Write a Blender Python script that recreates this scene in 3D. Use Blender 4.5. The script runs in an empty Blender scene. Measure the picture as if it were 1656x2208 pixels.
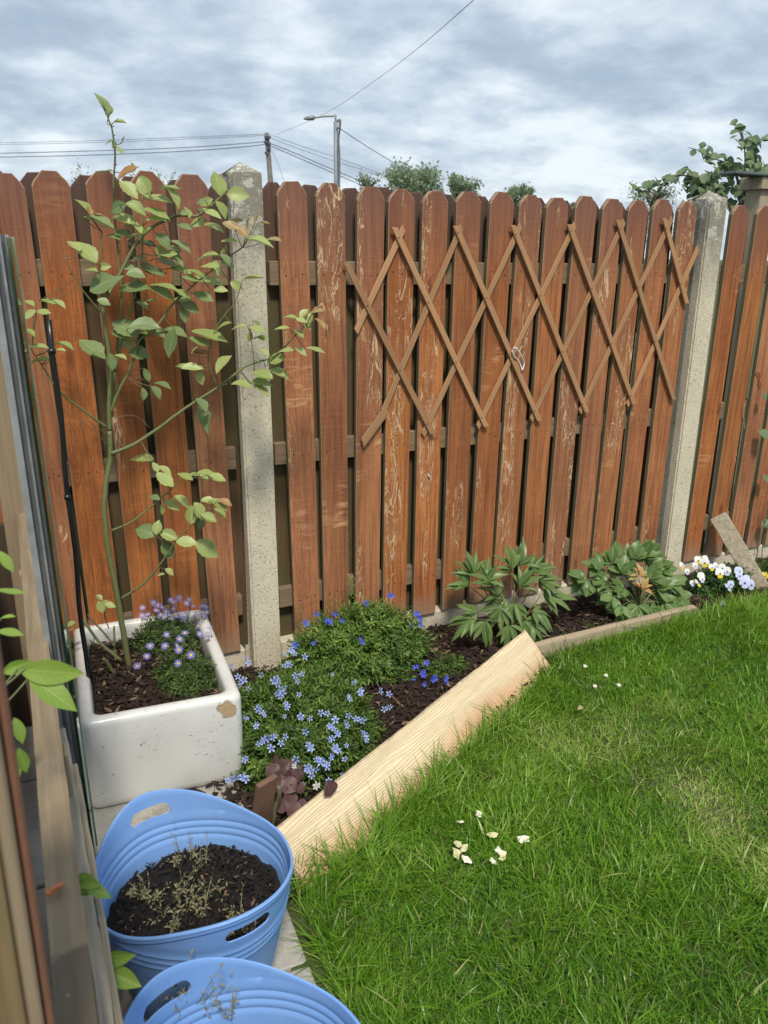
import bpy, bmesh, math, random
import numpy as np
from mathutils import Vector, Matrix, noise as mnoise

# ------------------------------------------------------------------ camera, sky, sun
SC = bpy.context.scene
COL = SC.collection
IW, IH = 1656.0, 2208.0
FPX, YAW, PITCH, ROLL = 1741.66, .4587, .3103, .0132
CAM = Vector((-.881, -2.5985, 1.4669))
FWD = Vector((math.sin(YAW)*math.cos(PITCH), math.cos(YAW)*math.cos(PITCH), -math.sin(PITCH)))
_r = Vector((math.cos(YAW), -math.sin(YAW), 0)); _u = _r.cross(FWD)
RGT = _r*math.cos(ROLL)+_u*math.sin(ROLL)
UPV = -_r*math.sin(ROLL)+_u*math.cos(ROLL)
cd = bpy.data.cameras.new('camera'); cam = bpy.data.objects.new('camera', cd); COL.objects.link(cam)
cd.sensor_fit = 'VERTICAL'; cd.sensor_height = 24; cd.sensor_width = 18; cd.lens = FPX/IH*24
cd.clip_start = .02; cd.clip_end = 2000
cam.matrix_world = Matrix.Translation(CAM) @ Matrix((RGT, UPV, -FWD)).transposed().to_4x4()
cd.dof.use_dof = True; cd.dof.focus_distance = 2.7; cd.dof.aperture_fstop = 5.0
SC.camera = cam

SUN_EL, SUN_AZ = math.radians(56), math.radians(194)    # azimuth clockwise from +Y
sd = bpy.data.lights.new('sun', 'SUN'); sun = bpy.data.objects.new('sun', sd); COL.objects.link(sun)
sd.energy = 2.6; sd.angle = math.radians(9); sd.color = (1, .92, .79)
sdir = Vector((math.sin(SUN_AZ)*math.cos(SUN_EL), math.cos(SUN_AZ)*math.cos(SUN_EL), math.sin(SUN_EL)))
sun.rotation_euler = sdir.to_track_quat('Z', 'Y').to_euler()

SC.view_settings.view_transform = 'Standard'; SC.view_settings.look = 'None'
SC.view_settings.exposure = 0.40; SC.view_settings.gamma = 1; SC.view_settings.use_curve_mapping = False
SC.cycles.max_bounces = 6; SC.cycles.transparent_max_bounces = 8
SC.cycles.use_denoising = True

rnd = random.Random(7)
rng = np.random.default_rng(7)

# ------------------------------------------------------------------ node helper
class NT:
    def __init__(s, tree):
        s.t = tree; s.n = tree.nodes; s.l = tree.links
    def add(s, typ, props=None, **inp):
        n = s.n.new(typ)
        for k, v in (props or {}).items(): setattr(n, k, v)
        for k, v in inp.items():
            key = int(k[1:]) if k[0] == 'i' and k[1:].isdigit() else k.replace('_', ' ')
            s.put(n.inputs[key], v)
        return n
    def put(s, sock, v):
        if isinstance(v, bpy.types.NodeSocket): s.l.new(v, sock)
        elif isinstance(v, bpy.types.Node): s.l.new(v.outputs[0], sock)
        else:
            if isinstance(v, (tuple, list)) and len(v) == 3 and sock.type == 'RGBA': v = (*v, 1)
            sock.default_value = v
    def math(s, op, a, b=0.0, c=None, clamp=False):
        n = s.n.new('ShaderNodeMath'); n.operation = op; n.use_clamp = clamp
        s.put(n.inputs[0], a); s.put(n.inputs[1], b)
        if c is not None: s.put(n.inputs[2], c)
        return n.outputs[0]
    def mix(s, f, a, b, typ='MIX'):
        n = s.n.new('ShaderNodeMix'); n.data_type = 'RGBA'; n.blend_type = typ
        s.put(n.inputs[0], f); s.put(n.inputs[6], a); s.put(n.inputs[7], b)
        return n.outputs[2]
    def ramp(s, f, lo, hi, a=0.0, b=1.0, interp='LINEAR'):
        n = s.n.new('ShaderNodeMapRange'); n.interpolation_type = interp
        s.put(n.inputs[0], f); s.put(n.inputs[1], lo); s.put(n.inputs[2], hi); s.put(n.inputs[3], a); s.put(n.inputs[4], b)
        return n.outputs[0]
    def noise(s, vec, scale, detail=4, rough=.55, dist=0.0, out=0):
        n = s.n.new('ShaderNodeTexNoise'); s.put(n.inputs['Vector'], vec)
        s.put(n.inputs['Scale'], scale); s.put(n.inputs['Detail'], detail); s.put(n.inputs['Roughness'], rough); s.put(n.inputs['Distortion'], dist)
        return n.outputs[out]
    def map(s, vec, scale=(1, 1, 1), loc=(0, 0, 0)):
        n = s.n.new('ShaderNodeMapping'); s.put(n.inputs['Vector'], vec)
        s.put(n.inputs['Scale'], scale); s.put(n.inputs['Location'], loc)
        return n.outputs[0]
    def voro(s, vec, scale, feature='F1', rand=1.0):
        n = s.n.new('ShaderNodeTexVoronoi'); n.feature = feature; s.put(n.inputs['Vector'], vec); s.put(n.inputs['Scale'], scale)
        s.put(n.inputs['Randomness'], rand); return n

def material(name, build):
    m = bpy.data.materials.new(name); m.use_nodes = True
    t = NT(m.node_tree); t.n.clear()
    out = t.n.new('ShaderNodeOutputMaterial'); b = t.n.new('ShaderNodeBsdfPrincipled')
    t.l.new(b.outputs[0], out.inputs[0]); t.out = out; t.b = b
    b.inputs['Roughness'].default_value = .7
    build(t, b)
    return m
def objvec(t):
    """object coordinates shifted by a random amount per object"""
    tc = t.n.new('ShaderNodeTexCoord'); oi = t.n.new('ShaderNodeObjectInfo')
    r = t.math('MULTIPLY', oi.outputs['Random'], 37.0)
    cx = t.n.new('ShaderNodeCombineXYZ'); t.put(cx.inputs[0], r); t.put(cx.inputs[1], t.math('MULTIPLY', r, 1.7)); t.put(cx.inputs[2], t.math('MULTIPLY', r, .37))
    a = t.n.new('ShaderNodeVectorMath'); a.operation = 'ADD'; t.put(a.inputs[0], tc.outputs['Object']); t.put(a.inputs[1], cx.outputs[0])
    return a.outputs[0], tc.outputs['Object'], oi.outputs['Random']
def bump(t, h, strength=.4, dist=.003):
    n = t.n.new('ShaderNodeBump'); t.put(n.inputs['Height'], h); n.inputs['Strength'].default_value = strength; n.inputs['Distance'].default_value = dist
    t.l.new(n.outputs[0], t.b.inputs['Normal'])
def sep(t, v):
    n = t.n.new('ShaderNodeSeparateXYZ'); t.put(n.inputs[0], v); return n.outputs

# ------------------------------------------------------------------ world: Nishita sky under an overcast cloud layer
W = bpy.data.worlds.new('World'); SC.world = W; W.use_nodes = True
t = NT(W.node_tree); t.n.clear()
wo = t.n.new('ShaderNodeOutputWorld')
sky = t.n.new('ShaderNodeTexSky'); sky.sky_type = 'NISHITA'; sky.sun_disc = False
sky.sun_elevation = SUN_EL; sky.sun_rotation = SUN_AZ
bg1 = t.add('ShaderNodeBackground', Color=sky.outputs[0], Strength=.09)
g = t.n.new('ShaderNodeTexCoord').outputs['Generated']
s3 = sep(t, g)
zz = t.math('ADD', t.math('MAXIMUM', s3[2], 0.0), .24)
cx = t.n.new('ShaderNodeCombineXYZ')
t.put(cx.inputs[0], t.math('DIVIDE', s3[0], zz)); t.put(cx.inputs[1], t.math('DIVIDE', s3[1], zz)); cx.inputs[2].default_value = 3.3
big = t.noise(cx.outputs[0], 1.1, 3, .5, .1)
mid = t.noise(t.map(cx.outputs[0], (1, 1, 1), (5.3, 1.1, 0)), 3.6, 6, .52, .15)
fine = t.noise(t.map(cx.outputs[0], (1, 1, 1), (2.3, 7.1, 0)), 10.0, 5, .6, .15)
v = t.math('ADD', t.math('MULTIPLY', big, .38), t.math('ADD', t.math('MULTIPLY', mid, .46), t.math('MULTIPLY', fine, .16)))
low = t.ramp(s3[2], 0.0, .20, .055, 0.0)
v = t.math('ADD', v, low)
f1 = t.ramp(v, .40, .645, 0, 1, 'SMOOTHSTEP')
cr = t.n.new('ShaderNodeValToRGB'); t.put(cr.inputs[0], f1)
e = cr.color_ramp.elements; e[0].position = 0; e[0].color = (.36, .44, .54, 1); e[1].position = 1; e[1].color = (.76, .83, .88, 1)
k = e.new(.45); k.color = (.50, .585, .68, 1)
k = e.new(.75); k.color = (.62, .695, .765, 1)
bg2 = t.add('ShaderNodeBackground', Color=cr.outputs[0], Strength=.92)
mx = t.n.new('ShaderNodeMixShader'); mx.inputs[0].default_value = .88
t.l.new(bg1.outputs[0], mx.inputs[1]); t.l.new(bg2.outputs[0], mx.inputs[2]); t.l.new(mx.outputs[0], wo.inputs[0])

# ------------------------------------------------------------------ placing helpers
def ray(x, y): return (FWD+RGT*((x-IW/2)/FPX)-UPV*((y-IH/2)/FPX))
def atY(x, y, Y): d = ray(x, y); return CAM+d*((Y-CAM.y)/d.y)
def atZ(x, y, Z): d = ray(x, y); return CAM+d*((Z-CAM.z)/d.z)
def atD(x, y, D): return CAM+ray(x, y)*D
def proj(p):
    d = p-CAM; z = d.dot(FWD)
    return IW/2+FPX*d.dot(RGT)/z, IH/2-FPX*d.dot(UPV)/z, z
def hit_mound(x, y, c, r, grow=1.0, floor=.02):
    d = ray(x, y); o = CAM-Vector(c)
    a = [v*grow for v in r]
    D = Vector((d.x/a[0], d.y/a[1], d.z/a[2])); O = Vector((o.x/a[0], o.y/a[1], o.z/a[2]))
    A = D.dot(D); B = 2*O.dot(D); C = O.dot(O)-1; disc = B*B-4*A*C
    if disc >= 0:
        s = (-B-math.sqrt(disc))/(2*A); p = CAM+d*s
        if p.z >= floor+c[2]: return p
    s = -B/(2*A); p = CAM+d*s
    if disc < 0 and p.z >= floor+c[2]: return p
    return atZ(x, y, floor+c[2])

def tag(o, label=None, cat=None, group=None, kind=None):
    if label: o['label'] = label
    if cat: o['category'] = cat
    if group: o['group'] = group
    if kind: o['kind'] = kind
    return o
def empty(name, loc, label, cat, group=None):
    o = bpy.data.objects.new(name, None); COL.objects.link(o); o.location = loc; o.empty_display_size = .1
    return tag(o, label, cat, group)
def wloc(o):
    v = Vector((0, 0, 0))
    while o: v = v+Vector(o.location); o = o.parent
    return v
def link(name, me, parent=None, M=None, kind=None):
    """link mesh data as an object; M is a world matrix"""
    o = bpy.data.objects.new(name, me); COL.objects.link(o)
    if M is None: M = Matrix()
    if parent: o.parent = parent; M = Matrix.Translation(-wloc(parent)) @ M
    o.matrix_local = M
    if kind: o['kind'] = kind
    return o
def data(name, verts, faces, mat, smooth=False, uv=None, tint=None):
    me = bpy.data.meshes.new(name); me.from_pydata([tuple(v) for v in verts], [], faces)
    me.materials.append(mat)
    if smooth: me.polygons.foreach_set('use_smooth', [True]*len(me.polygons))
    if uv is not None:
        l = me.uv_layers.new(name='UVMap'); li = np.empty(len(me.loops), dtype=np.int32); me.loops.foreach_get('vertex_index', li)
        l.data.foreach_set('uv', np.asarray(uv, dtype=np.float32)[li].ravel())
    if tint is not None:
        a = me.attributes.new('tint', 'FLOAT', 'POINT'); a.data.foreach_set('value', np.asarray(tint, dtype=np.float32))
    me.update(); return me
def npmesh(name, V, F, mat, tint=None, smooth=False, tint2=None):
    """V (n,3), F (m,k) arrays, k 3 or 4"""
    me = bpy.data.meshes.new(name); V = np.asarray(V, dtype=np.float32); F = np.asarray(F, dtype=np.int32)
    k = F.shape[1]
    me.vertices.add(len(V)); me.vertices.foreach_set('co', V.ravel())
    me.loops.add(F.size); me.loops.foreach_set('vertex_index', F.ravel())
    me.polygons.add(len(F)); me.polygons.foreach_set('loop_start', np.arange(0, F.size, k, dtype=np.int32))
    me.polygons.foreach_set('loop_total', np.full(len(F), k, dtype=np.int32))
    if smooth: me.polygons.foreach_set('use_smooth', np.ones(len(F), dtype=bool))
    me.materials.append(mat)
    if tint is not None:
        a = me.attributes.new('tint', 'FLOAT', 'POINT'); a.data.foreach_set('value', np.asarray(tint, dtype=np.float32))
    if tint2 is not None:
        a = me.attributes.new('dry', 'FLOAT', 'POINT'); a.data.foreach_set('value', np.asarray(tint2, dtype=np.float32))
    me.update(calc_edges=True); return me
class MB:
    def __init__(s): s.v = []; s.f = []
    def add(s, vs, fs):
        b = len(s.v); s.v += [Vector(v) for v in vs]; s.f += [tuple(i+b for i in f) for f in fs]; return s
    def box(s, lo, hi, M=None):
        x0, y0, z0 = lo; x1, y1, z1 = hi
        vs = [Vector(p) for p in ((x0, y0, z0), (x1, y0, z0), (x1, y1, z0), (x0, y1, z0), (x0, y0, z1), (x1, y0, z1), (x1, y1, z1), (x0, y1, z1))]
        if M: vs = [M @ p for p in vs]
        return s.add(vs, [(0, 3, 2, 1), (4, 5, 6, 7), (0, 1, 5, 4), (1, 2, 6, 5), (2, 3, 7, 6), (3, 0, 4, 7)])
    def tube(s, pts, rad, n=6, cap=True):
        pts = [Vector(p) for p in pts]
        if not hasattr(rad, '__len__'): rad = [rad]*len(pts)
        T = [(pts[min(i+1, len(pts)-1)]-pts[max(i-1, 0)]).normalized() for i in range(len(pts))]
        a = Vector((0, 0, 1)) if abs(T[0].z) < .9 else Vector((1, 0, 0))
        N = (a-T[0]*a.dot(T[0])).normalized(); vs = []
        for p, tt, r in zip(pts, T, rad):
            N = (N-tt*N.dot(tt)).normalized(); B = tt.cross(N)
            vs += [p+(N*math.cos(2*math.pi*k/n)+B*math.sin(2*math.pi*k/n))*r for k in range(n)]
        fs = []
        for i in range(len(pts)-1):
            for k in range(n):
                a0 = i*n+k; a1 = i*n+(k+1) % n; fs.append((a0, a1, a1+n, a0+n))
        if cap: fs.append(tuple(range(n-1, -1, -1))); fs.append(tuple(range((len(pts)-1)*n, len(pts)*n)))
        return s.add(vs, fs)
    def mesh(s, name, mat, smooth=False): return data(name, s.v, s.f, mat, smooth)
def bev(me, w, seg=1, angle=30):
    bm = bmesh.new(); bm.from_mesh(me)
    ed = [e for e in bm.edges if len(e.link_faces) == 2 and e.calc_face_angle(0) > math.radians(angle)]
    bmesh.ops.bevel(bm, geom=ed, offset=w, segments=seg, profile=.6, affect='EDGES', clamp_overlap=True)
    bm.to_mesh(me); bm.free(); return me
def catmull(P, sub=5):
    P = [Vector(p) for p in P]; out = []
    for i in range(len(P)-1):
        p0 = P[max(i-1, 0)]; p1 = P[i]; p2 = P[i+1]; p3 = P[min(i+2, len(P)-1)]
        for k in range(sub):
            u = k/sub
            out.append(.5*((2*p1)+(p2-p0)*u+(2*p0-5*p1+4*p2-p3)*u*u+(-p0+3*p1-3*p2+p3)*u**3))
    out.append(P[-1]); return out
def basis(o, x, z):
    """world matrix with local +X along x and local +Z near z"""
    x = Vector(x).normalized(); z = Vector(z); z = (z-x*z.dot(x))
    if z.length < 1e-4: z = Vector((.3, .2, 1)).cross(x)
    z.normalize(); y = z.cross(x)
    M = Matrix((x, y, z)).transposed().to_4x4(); M.translation = o; return M

# ------------------------------------------------------------------ materials
def m_stain(t, b, flake=(.50, .66), bare_t=.715, scuff=.6):
    v, o, r = objvec(t)
    so = sep(t, o)
    big = t.noise(t.map(v, (5, 5, 1.6)), 1, 5, .6)
    grain = t.noise(t.map(v, (95, 30, 3.2)), 1, 5, .6, .6)
    ring = t.noise(t.map(v, (22, 10, .9)), 1, 4, .5, 1.2)
    rw = t.math('ABSOLUTE', t.math('SINE', t.math('MULTIPLY', ring, 70.0)))
    saw = t.noise(t.map(v, (14, 20, 260)), 1, 3, .6)
    base = t.mix(t.ramp(big, .3, .72), (.305, .098, .032), (.53, .205, .062))
    base = t.mix(t.ramp(grain, .42, .66, 0, .72), base, (.155, .048, .022))
    base = t.mix(t.math('MULTIPLY', t.ramp(rw, .6, 1.0, 0, .6), t.ramp(r, .25, .9)), base, (.19, .055, .022))
    base = t.mix(t.ramp(saw, .52, .75, 0, .30), base, (.56, .22, .085))
    # per-board tone
    hs = t.n.new('ShaderNodeHueSaturation'); t.put(hs.inputs['Value'], t.ramp(r, 0, 1, .84, 1.14)); t.put(hs.inputs['Saturation'], t.ramp(t.math('FRACT', t.math('MULTIPLY', r, 7.3)), 0, 1, .9, 1.05)); t.put(hs.inputs['Color'], base)
    base = hs.outputs[0]
    # orange worn rubs
    rub = t.noise(t.map(v, (9, 9, 5)), 1, 5, .7, .8)
    base = t.mix(t.ramp(rub, .63, .75, 0, .6), base, (.58, .235, .07))
    # knots
    kn = t.voro(t.map(v, (8, 3, 2.6)), 1)
    base = t.mix(t.ramp(kn.outputs['Distance'], .045, .12, .75, 0), base, (.12, .035, .015))
    # darker grimy heads
    top = t.ramp(t.math('ADD', so[2], t.math('MULTIPLY', big, .25)), 1.38, 1.72, 0, .72)
    base = t.mix(top, base, (.165, .082, .070))
    # cracked paint: contour lines of a stretched noise, in patches
    c1 = t.noise(t.map(v, (24, 20, 4.2)), 1, 3, .6, .8)
    ln = t.ramp(t.math('ABSOLUTE', t.math('SUBTRACT', c1, .5)), .006, .022, 1, 0)
    c2 = t.noise(t.map(v, (70, 40, 11)), 1, 3, .6, .7)
    ln2 = t.ramp(t.math('ABSOLUTE', t.math('SUBTRACT', c2, .5)), .006, .02, 1, 0)
    pm = t.noise(t.map(v, (11, 9, 1.5), (4, 2, 1)), 1, 3, .55)
    thr = t.ramp(t.math('FRACT', t.math('MULTIPLY', r, 13.7)), 0, 1, *flake)
    patch = t.ramp(t.math('SUBTRACT', pm, thr), 0, .05, 0, 1)
    pk = t.math('MULTIPLY', t.math('MAXIMUM', ln, t.math('MULTIPLY', ln2, .8)), patch)
    base = t.mix(t.math('MULTIPLY', pk, .85), base, (.66, .47, .29))
    # bare patches
    bp = t.noise(t.map(v, (16, 12, 7), (9, 3, 5)), 1, 6, .7, .5)
    bare = t.ramp(bp, bare_t, bare_t+.035, 0, .8)
    base = t.mix(bare, base, (.60, .43, .25))
    scf = t.noise(t.map(v, (7, 7, 34), (2, 8, 1)), 1, 5, .6, .5); scm = t.noise(t.map(v, (4, 4, 2.6), (8, 1, 6)), 1, 2, .5)
    base = t.mix(t.math('MULTIPLY', t.ramp(scf, .52, .62, 0, scuff), t.ramp(scm, .60, .66)), base, (.66, .40, .20))
    # silvered feet
    ft = t.ramp(t.math('ADD', so[2], t.math('MULTIPLY', t.noise(t.map(v, (30, 20, 12)), 1, 5, .7), .12)), .05, .17, .75, 0)
    base = t.mix(ft, base, (.33, .24, .17))
    # nearly bare, algae-green saw-cut sides
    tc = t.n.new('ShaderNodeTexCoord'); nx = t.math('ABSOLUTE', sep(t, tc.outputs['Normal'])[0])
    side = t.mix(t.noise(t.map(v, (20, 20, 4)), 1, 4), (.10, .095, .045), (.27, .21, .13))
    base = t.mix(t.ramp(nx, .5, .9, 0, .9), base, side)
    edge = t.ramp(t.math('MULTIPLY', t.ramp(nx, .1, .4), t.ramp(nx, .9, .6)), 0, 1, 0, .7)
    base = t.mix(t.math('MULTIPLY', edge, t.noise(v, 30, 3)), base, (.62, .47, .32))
    t.put(b.inputs['Base Color'], base); b.inputs['Roughness'].default_value = .72; b.inputs['Specular IOR Level'].default_value = .3
    h = t.math('ADD', t.math('MULTIPLY', grain, .7), t.math('ADD', t.math('MULTIPLY', saw, .6), t.math('MULTIPLY', pk, -1.2)))
    bump(t, h, .55, .0022)
STAIN = material('stained_fence_wood', m_stain)
STAIN_SOUND = material('stained_fence_wood_sound', lambda t, b: m_stain(t, b, (.60, .78), .76, .12))
STAIN_RIGHT = material('stained_fence_wood_right', lambda t, b: m_stain(t, b, (.56, .72), .74, .3))
def greywood(c1, c2, c3, green=.25):
    def f(t, b):
        v, o, r = objvec(t)
        g1 = t.noise(t.map(v, (60, 60, 3)), 1, 6, .65, .5)
        g2 = t.noise(t.map(v, (9, 9, 2)), 1, 4, .6)
        c = t.mix(t.ramp(g1, .3, .7), c1, c2); c = t.mix(t.ramp(g2, .4, .75, 0, .7), c, c3)
        al = t.noise(t.map(v, (4, 4, 2), (3, 3, 3)), 1, 4, .6)
        c = t.mix(t.ramp(al, .5, .7, 0, green), c, (.09, .12, .035))
        t.put(b.inputs['Base Color'], c); b.inputs['Roughness'].default_value = .85; bump(t, g1, .6, .003)
    return f
BACKWOOD = material('green_brown_back_wood', greywood((.085, .065, .035), (.16, .115, .06), (.11, .10, .045), .55))
RAILWOOD = material('weathered_rail_wood', greywood((.20, .15, .10), (.34, .26, .17), (.25, .15, .085), .25))
OLDWOOD = material('silvered_old_timber', greywood((.24, .20, .145), (.52, .45, .34), (.36, .29, .19), .12))
DARKWOOD = material('dark_stained_wood', greywood((.035, .018, .010), (.06, .03, .016), (.05, .03, .02), .2))
POSTWOOD = material('mossy_brown_post_wood', greywood((.11, .08, .036), (.23, .165, .08), (.12, .06, .03), .3))
PALEWOOD = material('pale_stud_wood', greywood((.22, .165, .10), (.34, .26, .165), (.24, .17, .10), .25))

# rails run along local X: grain stretched along X
def railx(c1, c2, c3, ax, patchy=False):
    def f(t, b):
        v, o, r = objvec(t)
        sc = {'x': (3, 60, 60), 'y': (60, 3, 60), 'z': (60, 60, 3)}[ax]
        g1 = t.noise(t.map(v, sc), 1, 6, .65, .5); g2 = t.noise(v, 9, 4, .6)
        c = t.mix(t.ramp(g1, .3, .7), c1, c2); c = t.mix(t.ramp(g2, .4, .75, 0, .7), c, c3)
        if patchy:
            so = sep(t, o)
            q = t.math('ADD', so[0], t.math('MULTIPLY', t.noise(v, 25, 4, .6), .05))
            c = t.mix(t.ramp(q, 1.80, 1.81, 0, .72), c, (.075, .06, .045))
            sp = t.noise(v, 60, 4, .7); c = t.mix(t.ramp(sp, .66, .72, 0, .5), c, (.5, .44, .35))
        t.put(b.inputs['Base Color'], c); b.inputs['Roughness'].default_value = .85; bump(t, g1, .6, .003)
    return f
FRAIL = material('fence_rail_wood', railx((.17, .11, .065), (.31, .22, .14), (.12, .10, .05), 'x'))
SIDERAIL = material('side_rail_wood', railx((.17, .125, .075), (.31, .24, .155), (.20, .14, .075), 'x', True))
ROUGHRAIL = material('lichened_batten_wood', railx((.19, .165, .125), (.42, .37, .29), (.28, .25, .17), 'x'))
EDGEWOOD = material('silvered_edging_wood', railx((.27, .22, .15), (.50, .42, .29), (.36, .27, .16), 'x'))

def m_slat(t, b):
    v, o, r = objvec(t)
    g1 = t.noise(t.map(v, (4, 90, 90)), 1, 5, .6, .4); g2 = t.noise(v, 14, 4, .6)
    c = t.mix(t.ramp(g1, .3, .7), (.33, .165, .075), (.46, .26, .13)); c = t.mix(t.ramp(g2, .45, .7, 0, .5), c, (.36, .22, .12))
    hs = t.n.new('ShaderNodeHueSaturation'); t.put(hs.inputs['Value'], t.ramp(r, 0, 1, .85, 1.15)); t.put(hs.inputs['Color'], c)
    t.put(b.inputs['Base Color'], hs.outputs[0]); bump(t, g1, .4, .001)
SLAT = material('trellis_slat_wood', m_slat)

def m_concrete(t, b):
    v, o, r = objvec(t); so = sep(t, o)
    n1 = t.noise(v, 7, 6, .65); n2 = t.noise(v, 90, 3, .7); n3 = t.noise(t.map(v, (30, 30, 12)), 1, 5, .7)
    c = t.mix(t.ramp(n1, .3, .7), (.50, .44, .325), (.66, .59, .45))
    c = t.mix(t.ramp(n2, .35, .75, 0, .7), c, (.68, .62, .49))
    vo = t.voro(v, 95); c = t.mix(t.ramp(vo.outputs['Distance'], .14, .24, .8, 0), c, (.16, .13, .10))
    vo3 = t.voro(t.map(v, (1, 1, 1), (3, 1, 2)), 55); c = t.mix(t.math('MULTIPLY', t.ramp(vo3.outputs['Distance'], .16, .26, .8, 0), t.ramp(n3, .5, .6)), c, (.30, .22, .14))
    vo2 = t.voro(t.map(v, (1, 1, 1), (1, 2, 3)), 70); c = t.mix(t.ramp(vo2.outputs['Distance'], .16, .28, .8, 0), c, (.70, .66, .54))
    z = t.ramp(t.math('ADD', so[2], t.math('MULTIPLY', n3, .35)), 1.45, 1.75, 0, .8)
    c = t.mix(z, c, (.17, .165, .145))
    lich = t.ramp(t.noise(t.map(v, (1, 1, 1), (7, 7, 7)), 34, 5, .7), .52, .58, 0, .85)
    c = t.mix(t.math('MULTIPLY', lich, t.ramp(so[2], 1.3, 1.6)), c, (.55, .54, .46))
    t.put(b.inputs['Base Color'], c); b.inputs['Roughness'].default_value = .93
    bump(t, t.math('ADD', n2, t.math('MULTIPLY', t.ramp(vo.outputs['Distance'], .1, .22), 1.0)), .6, .003)
CONC = material('aggregate_concrete', m_concrete)
def m_slab(t, b):
    v, o, r = objvec(t)
    n1 = t.noise(v, 5, 6, .65); n2 = t.noise(v, 130, 4, .7)
    c = t.mix(t.ramp(n1, .3, .7), (.22, .205, .175), (.40, .38, .335)); c = t.mix(t.ramp(n2, .35, .7, 0, .6), c, (.52, .50, .45))
    c = t.mix(t.ramp(t.noise(v, 14, 5, .7), .55, .68, 0, .55), c, (.13, .12, .10))
    t.put(b.inputs['Base Color'], c); b.inputs['Roughness'].default_value = .9; bump(t, n2, .6, .003)
SLAB = material('worn_paving_concrete', m_slab)
def m_ceramic(t, b):
    v, o, r = objvec(t); so = sep(t, o)
    n1 = t.noise(v, 6, 5, .6)
    c = t.mix(t.ramp(n1, .3, .75), (.72, .725, .70), (.60, .605, .58))
    sc = t.noise(t.map(v, (60, 60, 150)), 1, 5, .75, 1.2); ms = t.noise(v, 7.5, 3, .5)
    spots = t.math('MULTIPLY', t.ramp(sc, .60, .63, 0, 1), t.ramp(ms, .50, .57))
    c = t.mix(t.math('MULTIPLY', spots, .85), c, (.12, .11, .095))
    vo = t.voro(v, 22); c = t.mix(t.ramp(vo.outputs['Distance'], .05, .075, .8, 0), c, (.10, .09, .08))
    grime = t.ramp(t.math('ADD', so[2], t.math('MULTIPLY', n1, .05)), .0, .07, .45, 0); c = t.mix(grime, c, (.25, .235, .19))
    # chipped glaze on the front right corner, showing buff clay
    d = t.n.new('ShaderNodeVectorMath'); d.operation = 'DISTANCE'; t.put(d.inputs[0], t.map(o, (1, .5, 1))); d.inputs[1].default_value = (CHIP[0], CHIP[1]*.5, CHIP[2])
    dd = t.math('ADD', d.outputs['Value'], t.math('MULTIPLY', t.math('SUBTRACT', t.noise(o, 30, 5, .7), .5), .062))
    ch = t.ramp(dd, .0235, .0255, 1, 0)
    clay = t.mix(t.noise(o, 160, 4, .7), (.28, .19, .10), (.60, .46, .29))
    c = t.mix(t.ramp(dd, .0255, .0285, .55, 0), c, (.33, .26, .17))
    c = t.mix(ch, c, clay)
    t.put(b.inputs['Base Color'], c); t.put(b.inputs['Roughness'], t.ramp(ch, 0, 1, .30, .95))
    b.inputs['Coat Weight'].default_value = .2
    bump(t, t.math('ADD', t.math('MULTIPLY', ch, -1.5), t.math('MULTIPLY', t.math('MULTIPLY', ch, t.noise(o, 160, 4)), .8)), .8, .003)
CHIP = (.172, -.306, .245)
CERAM = material('glazed_white_fireclay', m_ceramic)
def m_tub(t, b):
    v, o, r = objvec(t)
    c = t.mix(t.ramp(t.noise(v, 8, 4), .3, .7), (.175, .36, .76), (.205, .40, .80))
    c = t.mix(t.ramp(t.noise(v, 90, 4, .7), .66, .72, 0, .5), c, (.09, .12, .17))
    sc = t.noise(t.map(v, (40, 40, 8)), 1, 5, .7); c = t.mix(t.ramp(sc, .6, .75, 0, .18), c, (.40, .55, .85))
    mud = t.math('MULTIPLY', t.ramp(t.noise(v, 22, 6, .7), .56, .70, 0, .55), t.ramp(t.noise(v, 5, 3, .5), .45, .6)); c = t.mix(mud, c, (.22, .25, .27))
    fad = t.ramp(t.noise(v, 3, 4, .6), .4, .7, 0, .25); c = t.mix(fad, c, (.33, .50, .82))
    t.put(b.inputs['Base Color'], c); t.put(b.inputs['Roughness'], t.ramp(t.noise(v, 15, 5, .7), .3, .7, .35, .6))
    b.inputs['Subsurface Weight'].default_value = .12; b.inputs['Subsurface Radius'].default_value = (.004, .006, .012)
    bump(t, t.noise(v, 240, 2), .08, .001)
TUB = material('flexible_blue_plastic', m_tub)
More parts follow.
